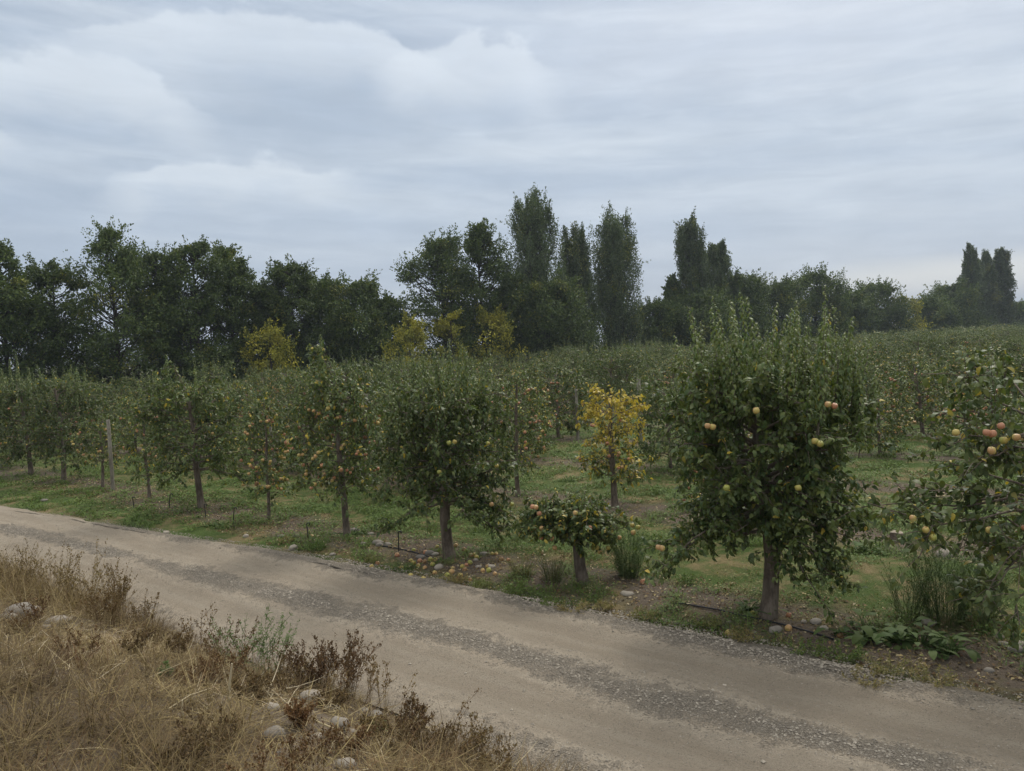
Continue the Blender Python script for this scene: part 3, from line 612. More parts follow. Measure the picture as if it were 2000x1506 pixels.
# prototypes for the rest of the orchard
def proto(seed, lod, kp=None, **kw):
    w, lf, ap = tree_geo(seed, lod=lod, T=LEAF2 if lod == 1 else LEAF1, **kw)
    fm = None
    if ap:
        g = Geo()
        for i, p in enumerate(ap):
            base = np.array([[1, 0, 0], [.5, .87, 0], [-.5, .87, 0], [-1, 0, 0], [-.5, -.87, 0], [.5, -.87, 0], [0, 0, .9], [0, 0, -.9]]) * .043
            g.add(base + p, np.array([[j, (j + 1) % 6, 6] for j in range(6)] + [[(j + 1) % 6, j, 7] for j in range(6)]))
        fm = g.mesh('fruit', M_AP_R if seed % 2 else M_AP_Y)
    return w, lf, fm
MID = []
_RR = random.Random(5)
for i in range(9):
    fr = (0, 75, 10, 95, 25, 0, 70, 0, 40)[i]
    w, lf, fm = proto(200 + i, 1, H=2.6 + .5 * _RR.random() if not fr else 2.2 + .5 * _RR.random(), zb=.30, R=(1.2 if not fr else .95) * _RR.uniform(.9, 1.15), rt=.055, nl=40 if not fr else 34, tw=7, lv=14, ls=.092,
                      shoots=24 if not fr else 10, sl=(.3, .65), trunk_top=2.1 if not fr else 1.8, yel=.02 if not fr else .07, nap=fr, tone=(.2, .95))
    MID.append((w.mesh('trunk', M_BARK), lf.mesh('crown', M_APPLE_LEAF), fm))
LOW = []
for i in range(5):
    w, lf, fm = proto(300 + i, 2, H=2.6 + .35 * _RR.random(), zb=.45, R=1.15, rt=.05, nl=24, tw=6, lv=8, ls=.15, shoots=20, sl=(.3, .6), trunk_top=2.1, yel=.04, nap=0, tone=(.25, 1))
    LOW.append((w, lf))
# tree-line the rows run up to
TL0, TLD = np.array([0.0, 68.0]), np.array([0.785, 0.62])
TLN = np.array([-TLD[1], TLD[0]])
spots = []
rr = random.Random(9)
for k in range(0, 46):
    off = rr.random()
    for t in range(-40, 40):
        tt = t + (.82 if k == 1 else off if k else 0)
        if k == 0 and -1 <= t <= 9: continue
        if k == 1 and t in (1, 2, -1): continue       # stands above, or only a stump is left
        x, y, z = row_at(k, tt)
        if y < 4 or (np.array([x, y]) - TL0) @ TLN > -5.0: continue
        u = x / y * FPX
        if abs(u) > 1230: continue
        if k == 1 and t == -2: pass
        if k > 1 and rr.random() < .09: continue
        spots.append((y, x, z, k, t))
spots.sort()
far = Geo(); n_ind = 0
near_used = {}
for y, x, z, k, t in spots:
    if n_ind < 287:
        n_ind += 1
        i = rr.randrange(9)
        if x > 3 and y < 30 and rr.random() < .4: i = rr.choice((1, 3, 6, 8))
        mt, mc, mf = MID[i]; s = rr.uniform(.78, 1.14)
        if k == 1 and t == 0: s = .8
        root = empty('apple_tree', (x + rr.uniform(-.12, .12), y + rr.uniform(-.12, .12), z), rr.uniform(0, 6.28), (s, s, s * rr.uniform(.92, 1.08)))
        if k == 0: lab = 'apple tree continuing the front row past the left edge'
        elif k == 1: lab = 'apple tree of the second row, partly hidden behind the front row beside the road'
        elif k <= 3: lab = 'apple tree in the crowded rows close behind the front two rows'
        elif k <= 8: lab = 'apple tree lost among the overlapping rows in the middle of the orchard'
        else: lab = 'small distant apple tree in the far rows, only its leafy top showing'
        tag(root, lab, 'apple tree', ('front row beyond the left edge', 'second row of apple trees', 'rows close behind the front two', 'rows', 'rows')[min(k, 3) if k < 3 else 2] if k <= 3 else 'middle orchard rows' if k <= 8 else 'far orchard rows')
        obj('trunk', mt, root); obj('crown', mc, root)
        if mf: tag(obj('fruit', mf, root), kind='stuff')
    else:
        w, lf = LOW[rr.randrange(5)]; a = rr.uniform(0, 6.28); s = rr.uniform(.78, 1.2); c, sn = cos(a), sin(a)
        V, Fs, A = lf.arrays(); V2 = np.stack([V[:, 0] * c - V[:, 1] * sn + 0, V[:, 0] * sn + V[:, 1] * c, V[:, 2]], -1) * s + np.array([x, y, z])
        far.add(V2, Fs[0], np.clip(A['tone'] * rr.uniform(.75, 1.15), 0, 1), A['hue'])
print('orchard', len(spots), 'individual', n_ind)
if far.n:
    tag(obj('orchard_rows', far.mesh('orchard_rows', M_APPLE_LEAF)), 'distant orchard rows merging into one green mass below the tree line', 'orchard', kind='stuff')

# ------------------------------------------------------------------ TREE LINE
def tl_point(px, py=660.0, back=0.0):
    d = ray(px, py)[:2]; o = TL0 + TLN * back
    A = np.array([[d[0], -TLD[0]], [d[1], -TLD[1]]]); s = np.linalg.solve(A, o)
    return d * s[0]
def clump_tree(seed, H, Wd, kind, ls):
    r = np.random.RandomState(seed); wood, lf = Geo(), Geo(); paths = []
    hw = Wd / 2; zt = H * .9
    k = 6; t = np.linspace(0, 1, k); tp = np.stack([np.cumsum(r.normal(0, .02 * hw, k)), np.cumsum(r.normal(0, .02 * hw, k)), t * zt], -1); tp[0] = (0, 0, -.3)
    paths.append((tp, np.linspace(.028 * H ** .8, .03, k)))
    if kind == 'poplar':
        nc = int(140 + 11 * H); f = r.uniform(.03, 1.0, nc); pr = np.interp(f, [0, .1, .3, .6, .82, .94, 1], [.8, .98, 1, .95, .74, .44, .10])
        rho = np.sqrt(r.uniform(.05, 1, nc)); cz = (1.0, 1.0, 2.4); rc = hw * .23
    elif kind == 'shrub':
        nc = int(26 + 5 * H); f = r.uniform(.08, .97, nc); pr = np.interp(f, [0, .3, .6, .85, 1], [.8, 1, .95, .6, .2]); rho = np.sqrt(r.uniform(.1, 1, nc)); cz = (1, 1, .8); rc = hw * .3
    else:
        nc = int(120 + 8 * H); f = r.uniform(.03, .98, nc)
        pr = np.interp(f, [0, .12, .35, .6, .78, .9, 1], [.8, .98, 1, .9, .66, .36, .06] if kind == 'spire' else [.8, .98, 1.0, 1.0, .88, .62, .25])
        rho = np.sqrt(r.uniform(.08, 1, nc)); cz = (1.1, 1.1, .75); rc = hw * .25
    # lobes: some sides of the crown stand out, others fall back
    azm = r.uniform(0, 2 * pi, nc); lob = .95 + .20 * np.sin(azm * 2 + f * 7 + seed) + .12 * np.sin(azm * 3 - f * 11)
    C = np.stack([np.cos(azm) * rho * pr * hw * lob, np.sin(azm) * rho * pr * hw * lob, f * H], -1)
    if kind == 'poplar':                            # a sheaf of upright stems, each with its own pointed tip
        K = 8; sa = np.arange(K) * 2.4 + seed; sr = np.r_[.05, r.uniform(.45, .72, K - 1)]; stp = np.r_[1.0, r.uniform(.80, .985, K - 1)]
        w_ = r.randint(0, K, nc); u = r.uniform(.03, 1, nc) ** .85; f = u * stp[w_]
        spd = np.interp(u, [0, .35, .8, 1], [.8, 1.05, 1.02, .74]) * sr[w_] * hw; jit = hw * .30 * np.interp(u, [0, .6, .88, 1], [1, 1.05, .68, .16])
        C = np.stack([np.cos(sa[w_]) * spd + r.normal(0, 1, nc) * jit * .7, np.sin(sa[w_]) * spd + r.normal(0, 1, nc) * jit * .7, f * H], -1)
        pr = np.interp(u, [0, .6, .9, 1], [1, 1, .8, .45])
    hole = (vnoise(C[:, 0] + C[:, 1] * .7, C[:, 2], 1.1, seed) < (.12 if kind == 'poplar' else .17)) & (f > .12) & (f < .62); C = C[~hole]; f, azm, rho, pr = f[~hole], azm[~hole], rho[~hole], pr[~hole]; nc = len(C)
    for c in C:
        z0 = max(.1 * H, c[2] - (np.hypot(c[0], c[1]) * (1.9 if kind == 'poplar' else .55)) - .3); p0 = np.array([np.interp(z0, tp[:, 2], tp[:, 0]), np.interp(z0, tp[:, 2], tp[:, 1]), min(z0, zt)])
        mpt = (p0 + c) / 2 + np.array([0, 0, -.08 * np.linalg.norm(c - p0)]) + r.normal(0, .1, 3)
        paths.append((np.stack([p0, mpt, c]), [.05 * (H / 12), .035 * (H / 12), .012]))
    m = {'poplar': 150, 'shrub': 110}.get(kind, 150)
    crc = rc * r.uniform(.6, 1.3, nc) * (.35 + .65 * np.minimum(1, pr * 1.1)); idx = np.repeat(np.arange(nc), (m * r.uniform(.6, 1.3, nc)).astype(int)); n = len(idx)
    d = rsph(r, n) * (r.uniform(0, 1, n) ** .45)[:, None]; P = C[idx] + d * crc[idx][:, None] * np.array(cz)
    P[:, 2] = np.maximum(P[:, 2], .15)
    ct = r.uniform(-.16, .16, nc); hy = r.rand(nc)
    tone = np.clip(r.uniform(.15, .85, n) + ct[idx], 0, 1)
    if kind == 'shrub': hue = np.clip(r.uniform(.55, 1., n) * (.5 + .7 * hy[idx]), 0, 1)
    else: hue = np.where(hy[idx] > .93, r.uniform(.1, .45, n), r.uniform(0, .10, n))
    D = nrm(d * .6 + rsph(r, n) * .7 + np.array([0, 0, -.2 if kind != 'poplar' else .5])); N = nrm(rsph(r, n) * .8 + d * .6 + np.array([0, 0, .6]))
    add_leaves(lf, P, D, N, ls * r.uniform(.6, 1.3, n), 0.0, tone, hue, LEAF1)
    # sprays breaking the outline
    ns = int(nc * 1.3); pick = r.randint(0, nc, ns); outw = nrm(C[pick] * np.array([1, 1, 0]) + 1e-3) * .55 + np.array([0, 0, 1.0]) * r.uniform(.2, 1.3, ns)[:, None] + r.normal(0, .25, (ns, 3))
    outw = nrm(outw); L = rc * r.uniform(1.2, 2.5, ns) * (1.5 if kind == 'poplar' else 1.15) * (.5 + .5 * pr[pick])
    if kind == 'poplar': outw = nrm(outw * [.45, .45, 1.3])
    for i in range(ns):
        q = r.uniform(.1, 1, 24); c0 = C[pick[i]]; Pq = c0 + outw[i] * (L[i] * q)[:, None] + r.normal(0, 1, (24, 3)) * (.06 * rc + .15 * rc * (1 - q))[:, None]
        Pq[:, 2] = np.maximum(Pq[:, 2], .15)
        add_leaves(lf, Pq, nrm(outw[i] + rsph(r, 24) * .8), nrm(rsph(r, 24) + np.array([0, 0, .6])), ls * r.uniform(.6, 1.1, 24), 0.0, np.clip(r.uniform(.25, .95, 24) + ct[pick[i]], 0, 1),
                   (r.uniform(.2, .8, 24) if kind == 'shrub' else r.uniform(0, .1, 24)), LEAF1)
    add_tubes(wood, paths[:1], 7); add_tubes(wood, paths[1:], 4, cap=False)
    return wood, lf
TREES = [  # px centre, py of the top, half width px, kind, set-back, label
 (12, 470, 62, 'spire', 0, 'tall dark tree with a thin pointed top at the left edge of the tree line'),
 (112, 512, 62, 'round', 1.5, 'dark round tree second from the left in the tree line'),
 (228, 442, 84, 'spire', -.5, 'tallest of the left trees, rising to one narrow leafy spire'),
 (318, 492, 55, 'round', 1.5, 'flat-topped dark tree directly right of the tall spire-topped one'),
 (385, 476, 62, 'round', -.5, 'bushy dark tree with an even crown in the middle of the left group'),
 (455, 483, 50, 'round', .8, 'dark tree with a pointed right shoulder beside the first dip in the tree line'),
 (520, 555, 45, 'round', 1.8, 'shorter tree filling the dip between two taller trees left of centre'),
 (575, 512, 58, 'round', 0, 'open airy tree with sky showing through its top, left of the long sloping crown'),
 (640, 545, 60, 'round', .8, 'broad dark tree where the crowns start to slope down to the gap'),
 (698, 548, 62, 'round', -.6, 'green tree with drooping branches near the gap in the tree line'),
 (752, 582, 48, 'round', .2, 'last tree of the left group, low and trailing toward the gap'),
 (868, 462, 62, 'round', 0, 'large dark tree directly right of the gap, rounded at the top'),
 (945, 440, 60, 'spire', -.4, 'tall dark tree with a narrow airy top, left of the tallest poplar'),
 (1008, 535, 45, 'round', 0, 'dark bushy tree tucked against the foot of the tallest poplar'),
 (1075, 550, 72, 'round', -2.5, 'dark broad tree in front of the poplars, below the tallest one'),
 (1052, 384, 54, 'poplar', 1, 'tallest poplar with a bulky many-tipped crown'),
 (1132, 447, 40, 'poplar', 1, 'narrow poplar between the tallest poplar and the next wide one'),
 (1204, 412, 52, 'poplar', 1, 'wide upright poplar with forked tips, right of the narrow one'),
 (1278, 592, 38, 'round', 0, 'low bushy tree between the poplars in the centre of the line'),
 (1318, 537, 22, 'spire', 1.5, 'small thin-leaved tree leaning against the lone poplar'),
 (1358, 424, 40, 'poplar', 1, 'lone slender poplar right of centre with a shorter one at its side'),
 (1408, 474, 30, 'poplar', 1.5, 'shorter poplar attached to the right side of the slender one'),
 (1370, 575, 62, 'round', -2, 'rounded dark tree below the lone slender poplar'),
 (1452, 537, 46, 'round', 0, 'dark tree directly behind the tall shoots of the largest apple tree'),
 (1520, 552, 48, 'round', .5, 'flat-topped hedge tree right behind the shoots of the largest apple tree'),
 (1595, 534, 52, 'round', 0, 'highest of the bushy trees between the lone poplar and the right-hand poplars'),
 (1662, 572, 36, 'round', 0, 'yellow-green bushy tree in a shallow dip of the right tree line'),
 (1712, 556, 46, 'round', .5, 'round dark tree beside the pale band of open sky'),
 (1822, 582, 38, 'round', 0, 'low rounded tree right of the yellow one under the pale sky'),
 (1862, 556, 40, 'round', .5, 'broad rounded tree touching the right-hand poplars'),
 (1896, 483, 21, 'poplar', 1, 'left one of the right-hand poplars, with a loose feathery side'),
 (1924, 490, 19, 'poplar', 1.6, 'middle one of the right-hand poplars'),
 (1957, 486, 20, 'poplar', 1, 'darkest and rightmost of the right-hand poplars'),
 (1992, 592, 30, 'round', 2, 'low dark tree at the far right edge of the tree line'),
 (-70, 520, 70, 'round', 0, 'dark tree just past the left end of the tree line'), (2060, 590, 40, 'round', 1, 'low tree just past the right end of the tree line'),
 (528, 640, 46, 'shrub', -3, 'yellow-green shrub at the foot of the left tree group'),
 (800, 618, 38, 'shrub', -6, 'bright yellow shrub in the gap of the tree line'),
 (880, 610, 38, 'shrub', -2.5, 'yellow shrub under the left side of the large dark tree by the gap'),
 (958, 608, 48, 'shrub', -2.5, 'mottled yellow and green shrub under the airy-topped tree'),
 (1772, 580, 30, 'shrub', -1.5, 'golden yellow round tree under the pale band of sky'),
]
for i, (px, py, hwp, kind, back, label) in enumerate(TREES):
    p = tl_point(px, 660, back); dist = p[1]
    H = float((CAM + ray(px, py) * (dist / ray(px, py)[1]))[2]); Wd = 2 * hwp / FPX * dist * (1.0 if kind == 'poplar' else 1.14)
    ls = (.195 if kind != 'poplar' else .165) * (dist / 60) ** .6
    w, lf = clump_tree(400 + i, H, Wd, kind, ls)
    nm = {'poplar': 'poplar_tree', 'shrub': 'yellow_shrub'}.get(kind, 'broadleaf_tree')
    root = empty(nm, (p[0], p[1], 0)); tag(root, label, {'poplar': 'poplar', 'shrub': 'shrub'}.get(kind, 'tree'))
    obj('trunk', w.mesh('trunk', M_BARK2), root); obj('crown', lf.mesh('crown', M_POPLAR_LEAF if kind == 'poplar' else M_TREE_LEAF), root)
# low dark undergrowth along the foot of the tree line
g = Geo(); r = np.random.RandomState(77); wd_ = Geo()
for i in range(46):
    s = -52 + i * 3.9 + r.uniform(-1, 1); c = TL0 + TLD * s + TLN * r.uniform(-1.5, 2.0); hh_ = r.uniform(2.2, 3.8) + (1.0 if s > 40 else 0); n = 520
    d = rsph(r, n) * (r.rand(n) ** .4)[:, None]; P = np.array([c[0], c[1], hh_ * .5]) + d * np.array([2.4, 2.4, hh_ * .52]); P[:, 2] = np.maximum(P[:, 2], .1)
    add_leaves(g, P, rsph(r, n), nrm(d + rsph(r, n) * .6 + [0, 0, .5]), .3 * r.uniform(.6, 1.2, n), 0.0, r.uniform(.0, .6, n), r.uniform(0, .1, n), LEAF1)
tag(obj('undergrowth', g.mesh('undergrowth', M_TREE_LEAF)), 'dark bushes massed along the foot of the tree line', 'undergrowth', kind='stuff')

# ------------------------------------------------------------------ SMALL THINGS IN THE ORCHARD
def post(px, ptop, pbot, n, label, wpx=.1, tilt=0.0):
    top = nhit(px, ptop, n); H = top[2]; b_, n_ = loc(top[0], top[1])
    z = float(gheight(b_, n_)); g = Geo(); ra = wpx / 2
    add_tubes(g, [([(tilt * -.3, 0, -.3), (0, 0, 0), (tilt * H * .5, .004, (H - z) * .5), (tilt * H, 0, H - z - .01), (tilt * H, 0, H - z)], [ra * 1.05, ra * 1.03, ra, ra * .95, ra * .85])], 9)
    tag(obj('trellis_post', g.mesh('trellis_post', M_POST), None, (top[0], top[1], z)), label, 'post', 'wooden trellis posts')
post(211, 820, 977, .0, 'tall pale wooden post at the left of the front row, standing on the grass', .085)
post(530, 797, 870, ROWSP, 'tilted grey wooden post showing right of the narrow young apple tree', .11, -.07)
post(968, 760, 800, ROWSP * 2, 'grey post top showing right of the dense dark apple tree', .12)
post(1247, 740, 790, ROWSP * 3, 'pale post standing behind the right side of the yellowing tree', .12)
post(1125, 760, 830, ROWSP * 3, 'thin post in the rows behind the left side of the yellowing tree', .10)
post(715, 770, 830, ROWSP * 1, 'thin grey post between the slim fruiting tree and the dense dark tree', .09)
post(1343, 735, 780, ROWSP * 3, 'thin post beside the left flank of the largest apple tree', .10)
# stump of a felled tree
p = np.array(row_at(1, -.18)); g = Geo(); r = np.random.RandomState(4)
th = np.arange(14) * 2 * pi / 14; rr_ = .085 * (1 + .12 * r.normal(size=14))
rings = [np.stack([np.cos(th) * rr_ * f, np.sin(th) * rr_ * f, np.full(14, z) + .006 * np.sin(th * 2)], -1) for f, z in ((1.5, -.05), (1.2, .03), (1.0, .08), (1.0, .13))]
i = np.arange(3)[:, None] * 14; j = np.arange(14)[None]; g.add(np.concatenate(rings), np.stack([i + j, i + (j + 1) % 14, i + 14 + (j + 1) % 14, i + 14 + j], -1).reshape(-1, 4))
root = empty('tree_stump', tuple(p)); tag(root, 'low sawn tree stump in the grass of the second row', 'stump'); obj('trunk', g.mesh('trunk', M_BARK), root)
g = Geo(); c = np.concatenate([rings[-1] + [0, 0, .002], [[0, 0, .134]]]); g.add(c, np.stack([np.arange(14), (np.arange(14) + 1) % 14, np.full(14, 14)], -1)); obj('cut_face', g.mesh('cut_face', M_CUT, False), root)
# drip hose along the first row, and its stakes
bs = np.linspace(3.2, -15, 90); ns_ = -.22 + (vnoise(bs, bs * 0, .5, 3) - .5) * .35; x, y = glo(bs, ns_); z = gheight(bs, ns_) + np.interp(bs, [-15, -6.2, -5.9, -4.7, -4.4, -1.2, -1.0, .75, .95, 3.2], [-.05, -.05, .012, .012, -.05, -.05, .012, .012, -.05, -.05])
g = Geo(); add_tubes(g, [(np.stack([x, y, z], -1), .009)], 6); tag(obj('drip_hose', g.mesh('drip_hose', M_HOSE)), 'black drip irrigation hose lying along the foot of the front row', 'hose')
for px, py, h_, lab in ((330, 992, .28, 'thin dark stake left of the grey trunk standing on green grass'), (403, 1012, .26, 'leaning dark stake right of the trunk on green grass'), (455, 1025, .3, 'dark stake with a bent head left of the narrow young tree'),
                        (602, 1052, .25, 'short dark stake in the grass left of the slim fruiting tree'), (779, 1078, .3, 'dark stake rising from the hose between two front trees'), (262, 992, .22, 'small dark stake near the tall pale post')):
    q = ghit(px, py); g = Geo(); l = random.Random(px).uniform(-.05, .05)
    add_tubes(g, [([(0, 0, -.08), (l * .5, 0, h_ * .5), (l, 0, h_)], [.009, .009, .008]), ([(l, 0, h_), (l + .035, .01, h_ + .006), (l + .045, .01, h_ - .03)], [.011, .011, .007])], 5)
    tag(obj('irrigation_stake', g.mesh('irrigation_stake', M_HOSE), None, tuple(q)), lab, 'stake')
# stones
def stone_mesh(seed):
    r = np.random.RandomState(seed); V = []
    for i in range(8):
        ph = pi * i / 7; th = np.arange(12) * 2 * pi / 12
        V.append(np.stack([np.cos(th) * max(sin(ph), .01), np.sin(th) * max(sin(ph), .01), np.full(12, cos(ph))], -1))
    V = np.concatenate(V); k = r.normal(size=(5, 3)); 
    for q in k: V = V * (1 + .07 * np.sin(V @ q * 2.2 + q[0] * 5))[:, None]
    V *= np.array([1.25, .95, .62]); i = np.arange(7)[:, None] * 12; j = np.arange(12)[None]
    return mk_mesh('stone', V, np.stack([i + j, i + 12 + j, i + 12 + (j + 1) % 12, i + (j + 1) % 12], -1).reshape(-1, 4), M_STONE)
STM = [stone_mesh(s) for s in range(6)]
STONES = [  # px, py, radius px, label (None = one of the unlabelled scatter)
 (42, 1198, 25, 'largest rounded pale stone under the dry grass at the left edge'), (16, 1206, 13, 'small white stone in front of the largest one at the left edge'), (62, 1192, 13, 'small pale stone touching the right side of the largest stone at left'),
 (110, 1216, 17, 'half-buried grey stone right of the pale stones on the bank'), (130, 1210, 9, None), (533, 1382, 13, 'pale stone among straw at the middle of the bank'), (535, 1436, 20, 'flat pale slab of stone low on the bank'), (528, 1312, 10, None),
 (590, 1400, 9, None), (620, 1440, 11, None), (560, 1345, 9, None), (690, 1430, 9, None), (480, 1345, 7, None), (420, 1235, 9, None), (90, 1225, 8, None), (160, 1230, 7, None), (640, 1335, 8, None), (760, 1450, 9, None), (800, 1480, 8, None), (545, 1475, 9, None), (360, 1240, 7, None), (732, 1397, 13, 'whitish stone among brown weeds at the edge of the bank'), (647, 1385, 13, None), (665, 1412, 16, 'grey stone between straw stalks near the bottom of the bank'), (675, 1492, 17, 'dull stone at the bottom edge of the photo'), (710, 1388, 8, None), (605, 1363, 18, 'pale broad stone behind the rusty weeds on the bank'),
 (1226, 1158, 12, 'pale round stone right of the cut-back tree trunk'), (1514, 1228, 13, 'flat stone at the foot of the largest apple tree'), (1594, 1212, 11, 'smooth stone right of the largest apple tree'), (1610, 1227, 9, None), (1424, 1214, 5, None), (1474, 1234, 4, None), (1570, 1214, 6, None),
 (1845, 1082, 15, 'large pale stone among green weeds at the right'), (1932, 1308, 10, 'grey stone on bare soil near the right end of the road'), (1984, 1266, 15, 'long pale stone at the right edge of the photo'), (1990, 1256, 13, None), (1960, 1256, 9, None), (1814, 1214, 12, 'stone half hidden by the broad-leaved weeds'), (1955, 1243, 8, None),
 (573, 1069, 9, 'whitish stone at the road edge below the slim fruiting tree'), (549, 1046, 7, None), (560, 1054, 6, None), (580, 1046, 5, None), (691, 1037, 11, None), (724, 1042, 6, None), (738, 1058, 10, None), (757, 1063, 8, None), (741, 1063, 7, None), (710, 1060, 6, None),
 (857, 1107, 10, 'grey stone leaning against the foot of the dense dark tree'), (944, 1081, 7, None), (929, 1093, 6, None), (960, 1105, 8, None), (650, 1082, 6, None), (822, 1087, 8, None), (839, 1079, 8, None), (850, 1081, 7, None), (935, 1106, 6, None),
 (87, 976, 6, 'pale stone in the grass near the left edge of the front row'), (480, 1047, 6, 'pale stone in the grass by the road below the narrow young tree'), (325, 1039, 6, None), (533, 1184, 6, None), (881, 1252, 6, None), (1180, 1437, 7, 'single stone lying on the wheel track at the bottom right'),
]
rr = random.Random(21); nlab = 0
for i, (px, py, rp, lab) in enumerate(STONES):
    q = ghit(px, py + rp * .4); s = rp / FPX * q[1] * .95
    bank = loc(q[0], q[1])[1] < -3.3; s *= 1.15 if bank else 1
    o = obj('stone', rr.choice(STM), None, (q[0], q[1], q[2] + s * (.42 if bank else .25)), rr.uniform(-.6, .6), (s, s, s * rr.uniform(.85, 1.2)))
    tag(o, lab or ('small grey stone lying among the straw of the bank' if bank else 'small river stone on the soil strip between front row and road'), 'stone', 'stones on the bank' if bank else 'stones along the front row')
# fallen apples
FALL = [(808, 1073), (841, 1091), (808, 1098), (820, 1094), (829, 1095), (850, 1092), (845, 1101), (783, 1129), (827, 1129), (726, 1105), (610, 1045), (748, 1037), (890, 1064), (906, 1072), (920, 1084), (926, 1082), (961, 1080), (969, 1080), (993, 1092),
        (885, 1108), (882, 1116), (874, 1122), (903, 1105), (911, 1102), (918, 1131), (943, 1113), (955, 1113), (1256, 1136), (1422, 1236), (1541, 1201), (1540, 1227), (1470, 1197), (1640, 1240), (870, 1078), (895, 1128), (817, 1103)] + [(int(870 + q * cos(a * 2.4) * 1.6), int(1098 + q * sin(a * 2.4) * .42)) for a, q in ((i, 30 + 3.1 * i) for i in range(18))]
FLAB = {0: ('green', 'pale green windfall apple farthest left behind the pile by the dense tree'), 2: ('green', 'bright green windfall apple at the left of the pile by the dense tree'), 22: ('green', 'green windfall apple right against the front of the dense tree trunk'),
        7: ('yellow', 'lone yellow windfall apple at the road edge left of the dense tree'), 8: ('yellow', 'yellow windfall apple at the road edge in front of the pile'), 9: ('yellow', 'bruised windfall apple on bare soil left of the hose end'), 10: ('yellow', 'yellow windfall apple beside the short stake'), 11: ('yellow', 'orange windfall apple alone on the dry grass behind the hose'),
        27: ('red', 'pink windfall apple under the tall weeds right of the cut-back tree'), 28: ('yellow', 'yellow windfall apple on dark soil left of the largest tree'), 29: ('red', 'reddish windfall apple behind the foot of the largest tree'), 30: ('yellow', 'yellow windfall apple beside the flat stone at the largest tree'), 31: ('green', 'green windfall apple by the hose left of the largest trunk'), 32: ('brown', 'brown windfall apple by the broad-leaved weeds')}
for i, (px, py) in enumerate(FALL):
    q = ghit(px, py + 4); k, lab = FLAB.get(i, (('yellow', 'green', 'yellow', 'red', 'brown')[i % 5], 'yellowish windfall apple in the scatter round the foot of the dense dark tree'))
    s = rr.uniform(.78, 1.08); o = obj('fallen_apple', rr.choice(AP[k]), None, (q[0], q[1], q[2] + .019 * s)); o.rotation_euler = (rr.uniform(-1.4, 1.4), rr.uniform(-1.4, 1.4), rr.uniform(0, 6.28)); o.scale = (s, s, s)
    tag(o, lab, 'apple', 'windfall apples under the front row')

# ------------------------------------------------------------------ GROUND COVER
def blades(g, b, n, h, lean, tone, hue, r, wid=.006, T=BLADE, world=False):
    k = len(b); z = gheight(b, n); a = r.uniform(0, 2 * pi, k)
    D = nrm(np.stack([np.cos(a) * lean, np.sin(a) * lean, np.ones(k)], -1)); N = nrm(np.stack([-np.cos(a), -np.sin(a), .2 + lean], -1))
    add_leaves(g, np.stack([b, n, z - .01], -1), D, N, h, r.uniform(.2, 1.1, k), tone, hue, T, width=wid)
r = np.random.RandomState(31); g = Geo()
def scatter(N, b0, b1, n0, n1): return r.uniform(b0, b1, N), r.uniform(n0, n1, N)
def in_view(b, n, m=1150):
    x, y = glo(b, n); return (y > 3) & (np.abs(x / np.maximum(y, .1) * FPX) < m)
b, n = scatter(2300000, -30, 7, -1.9, 17); d = n - road_c(b) - road_hw(b)
q = np.abs(((n / ROWSP + .5 + (fbm(b, n, 1.5, 40) - .5) * .25) % 1) - .5)       # 0 at a row
gn = fbm(b, n, .55, 33); gm = fbm(b, n, 2.4, 35)
alley = np.clip((q - .11) / .10, 0, 1)
leftg = np.clip((-b - 5.5) / 4, 0, 1) * (n < .9)                                  # turf at the left end reaches the road
den = np.clip((gm - .30) * 4, .12, 1) * np.clip(np.maximum(alley, np.maximum(leftg, .22 + .9 * (gm > .55))), 0, 1)
den *= np.clip((d - .02 + (gm - .5) * .8) / .25, 0, 1)
den *= np.where((n < .45) & (b > -5.2), np.clip((gm - .5) * 6, .10, .9), 1)
_, yy = glo(b, n); keep = in_view(b, n) & (r.rand(len(b)) < den * np.clip(9.5 / np.maximum(yy, 1), .2, 1) ** 1.5 * .8)
b, n, gn, gm, leftg, yy = (v[keep] for v in (b, n, gn, gm, leftg, yy))
dry = np.clip((.485 - gn - (gm - .5) * .5 - leftg * .22) * 6, 0, 1)
hue = np.where(r.rand(len(b)) < dry, r.uniform(.5, 1, len(b)), r.uniform(0, .2, len(b)))
sc = np.clip(yy / 9.5, 1, 2.6); lush = np.clip((gm - .52) * 7, 0, 1) * (1 - dry)
blades(g, b, n, (.022 + .055 * r.rand(len(b)) ** 1.6) * (1 - .3 * dry) * (1 + 1.7 * lush), r.uniform(.3, 1.6, len(b)), r.uniform(.1, .9, len(b)), hue, r, .0085 * sc, BLADE[[0, 1, 4, 5, 6, 7]])
# clover-like leaves
k = r.rand(len(b)) < .22 * (1 - .8 * dry); b2, n2 = b[k] + r.normal(0, .03, k.sum()), n[k] + r.normal(0, .03, k.sum()); m = len(b2)
add_leaves(g, np.stack([b2, n2, gheight(b2, n2) + r.uniform(.015, .05, m) * (1 + lush[k])], -1), nrm(rsph(r, m) * [1, 1, .2]), nrm(rsph(r, m) * .4 + [0, 0, 1]), r.uniform(.02, .05, m) * np.clip(sc[k], 1, 1.7), .2, r.uniform(.1, .8, m), hue[k] * .6, LEAF1)
print('grass', len(b))
tag(obj('grass', g.mesh('grass', M_GRASS), None, (*ORI, 0), ROT), 'patchy green and straw-coloured grass between the orchard rows', 'grass', kind='stuff')
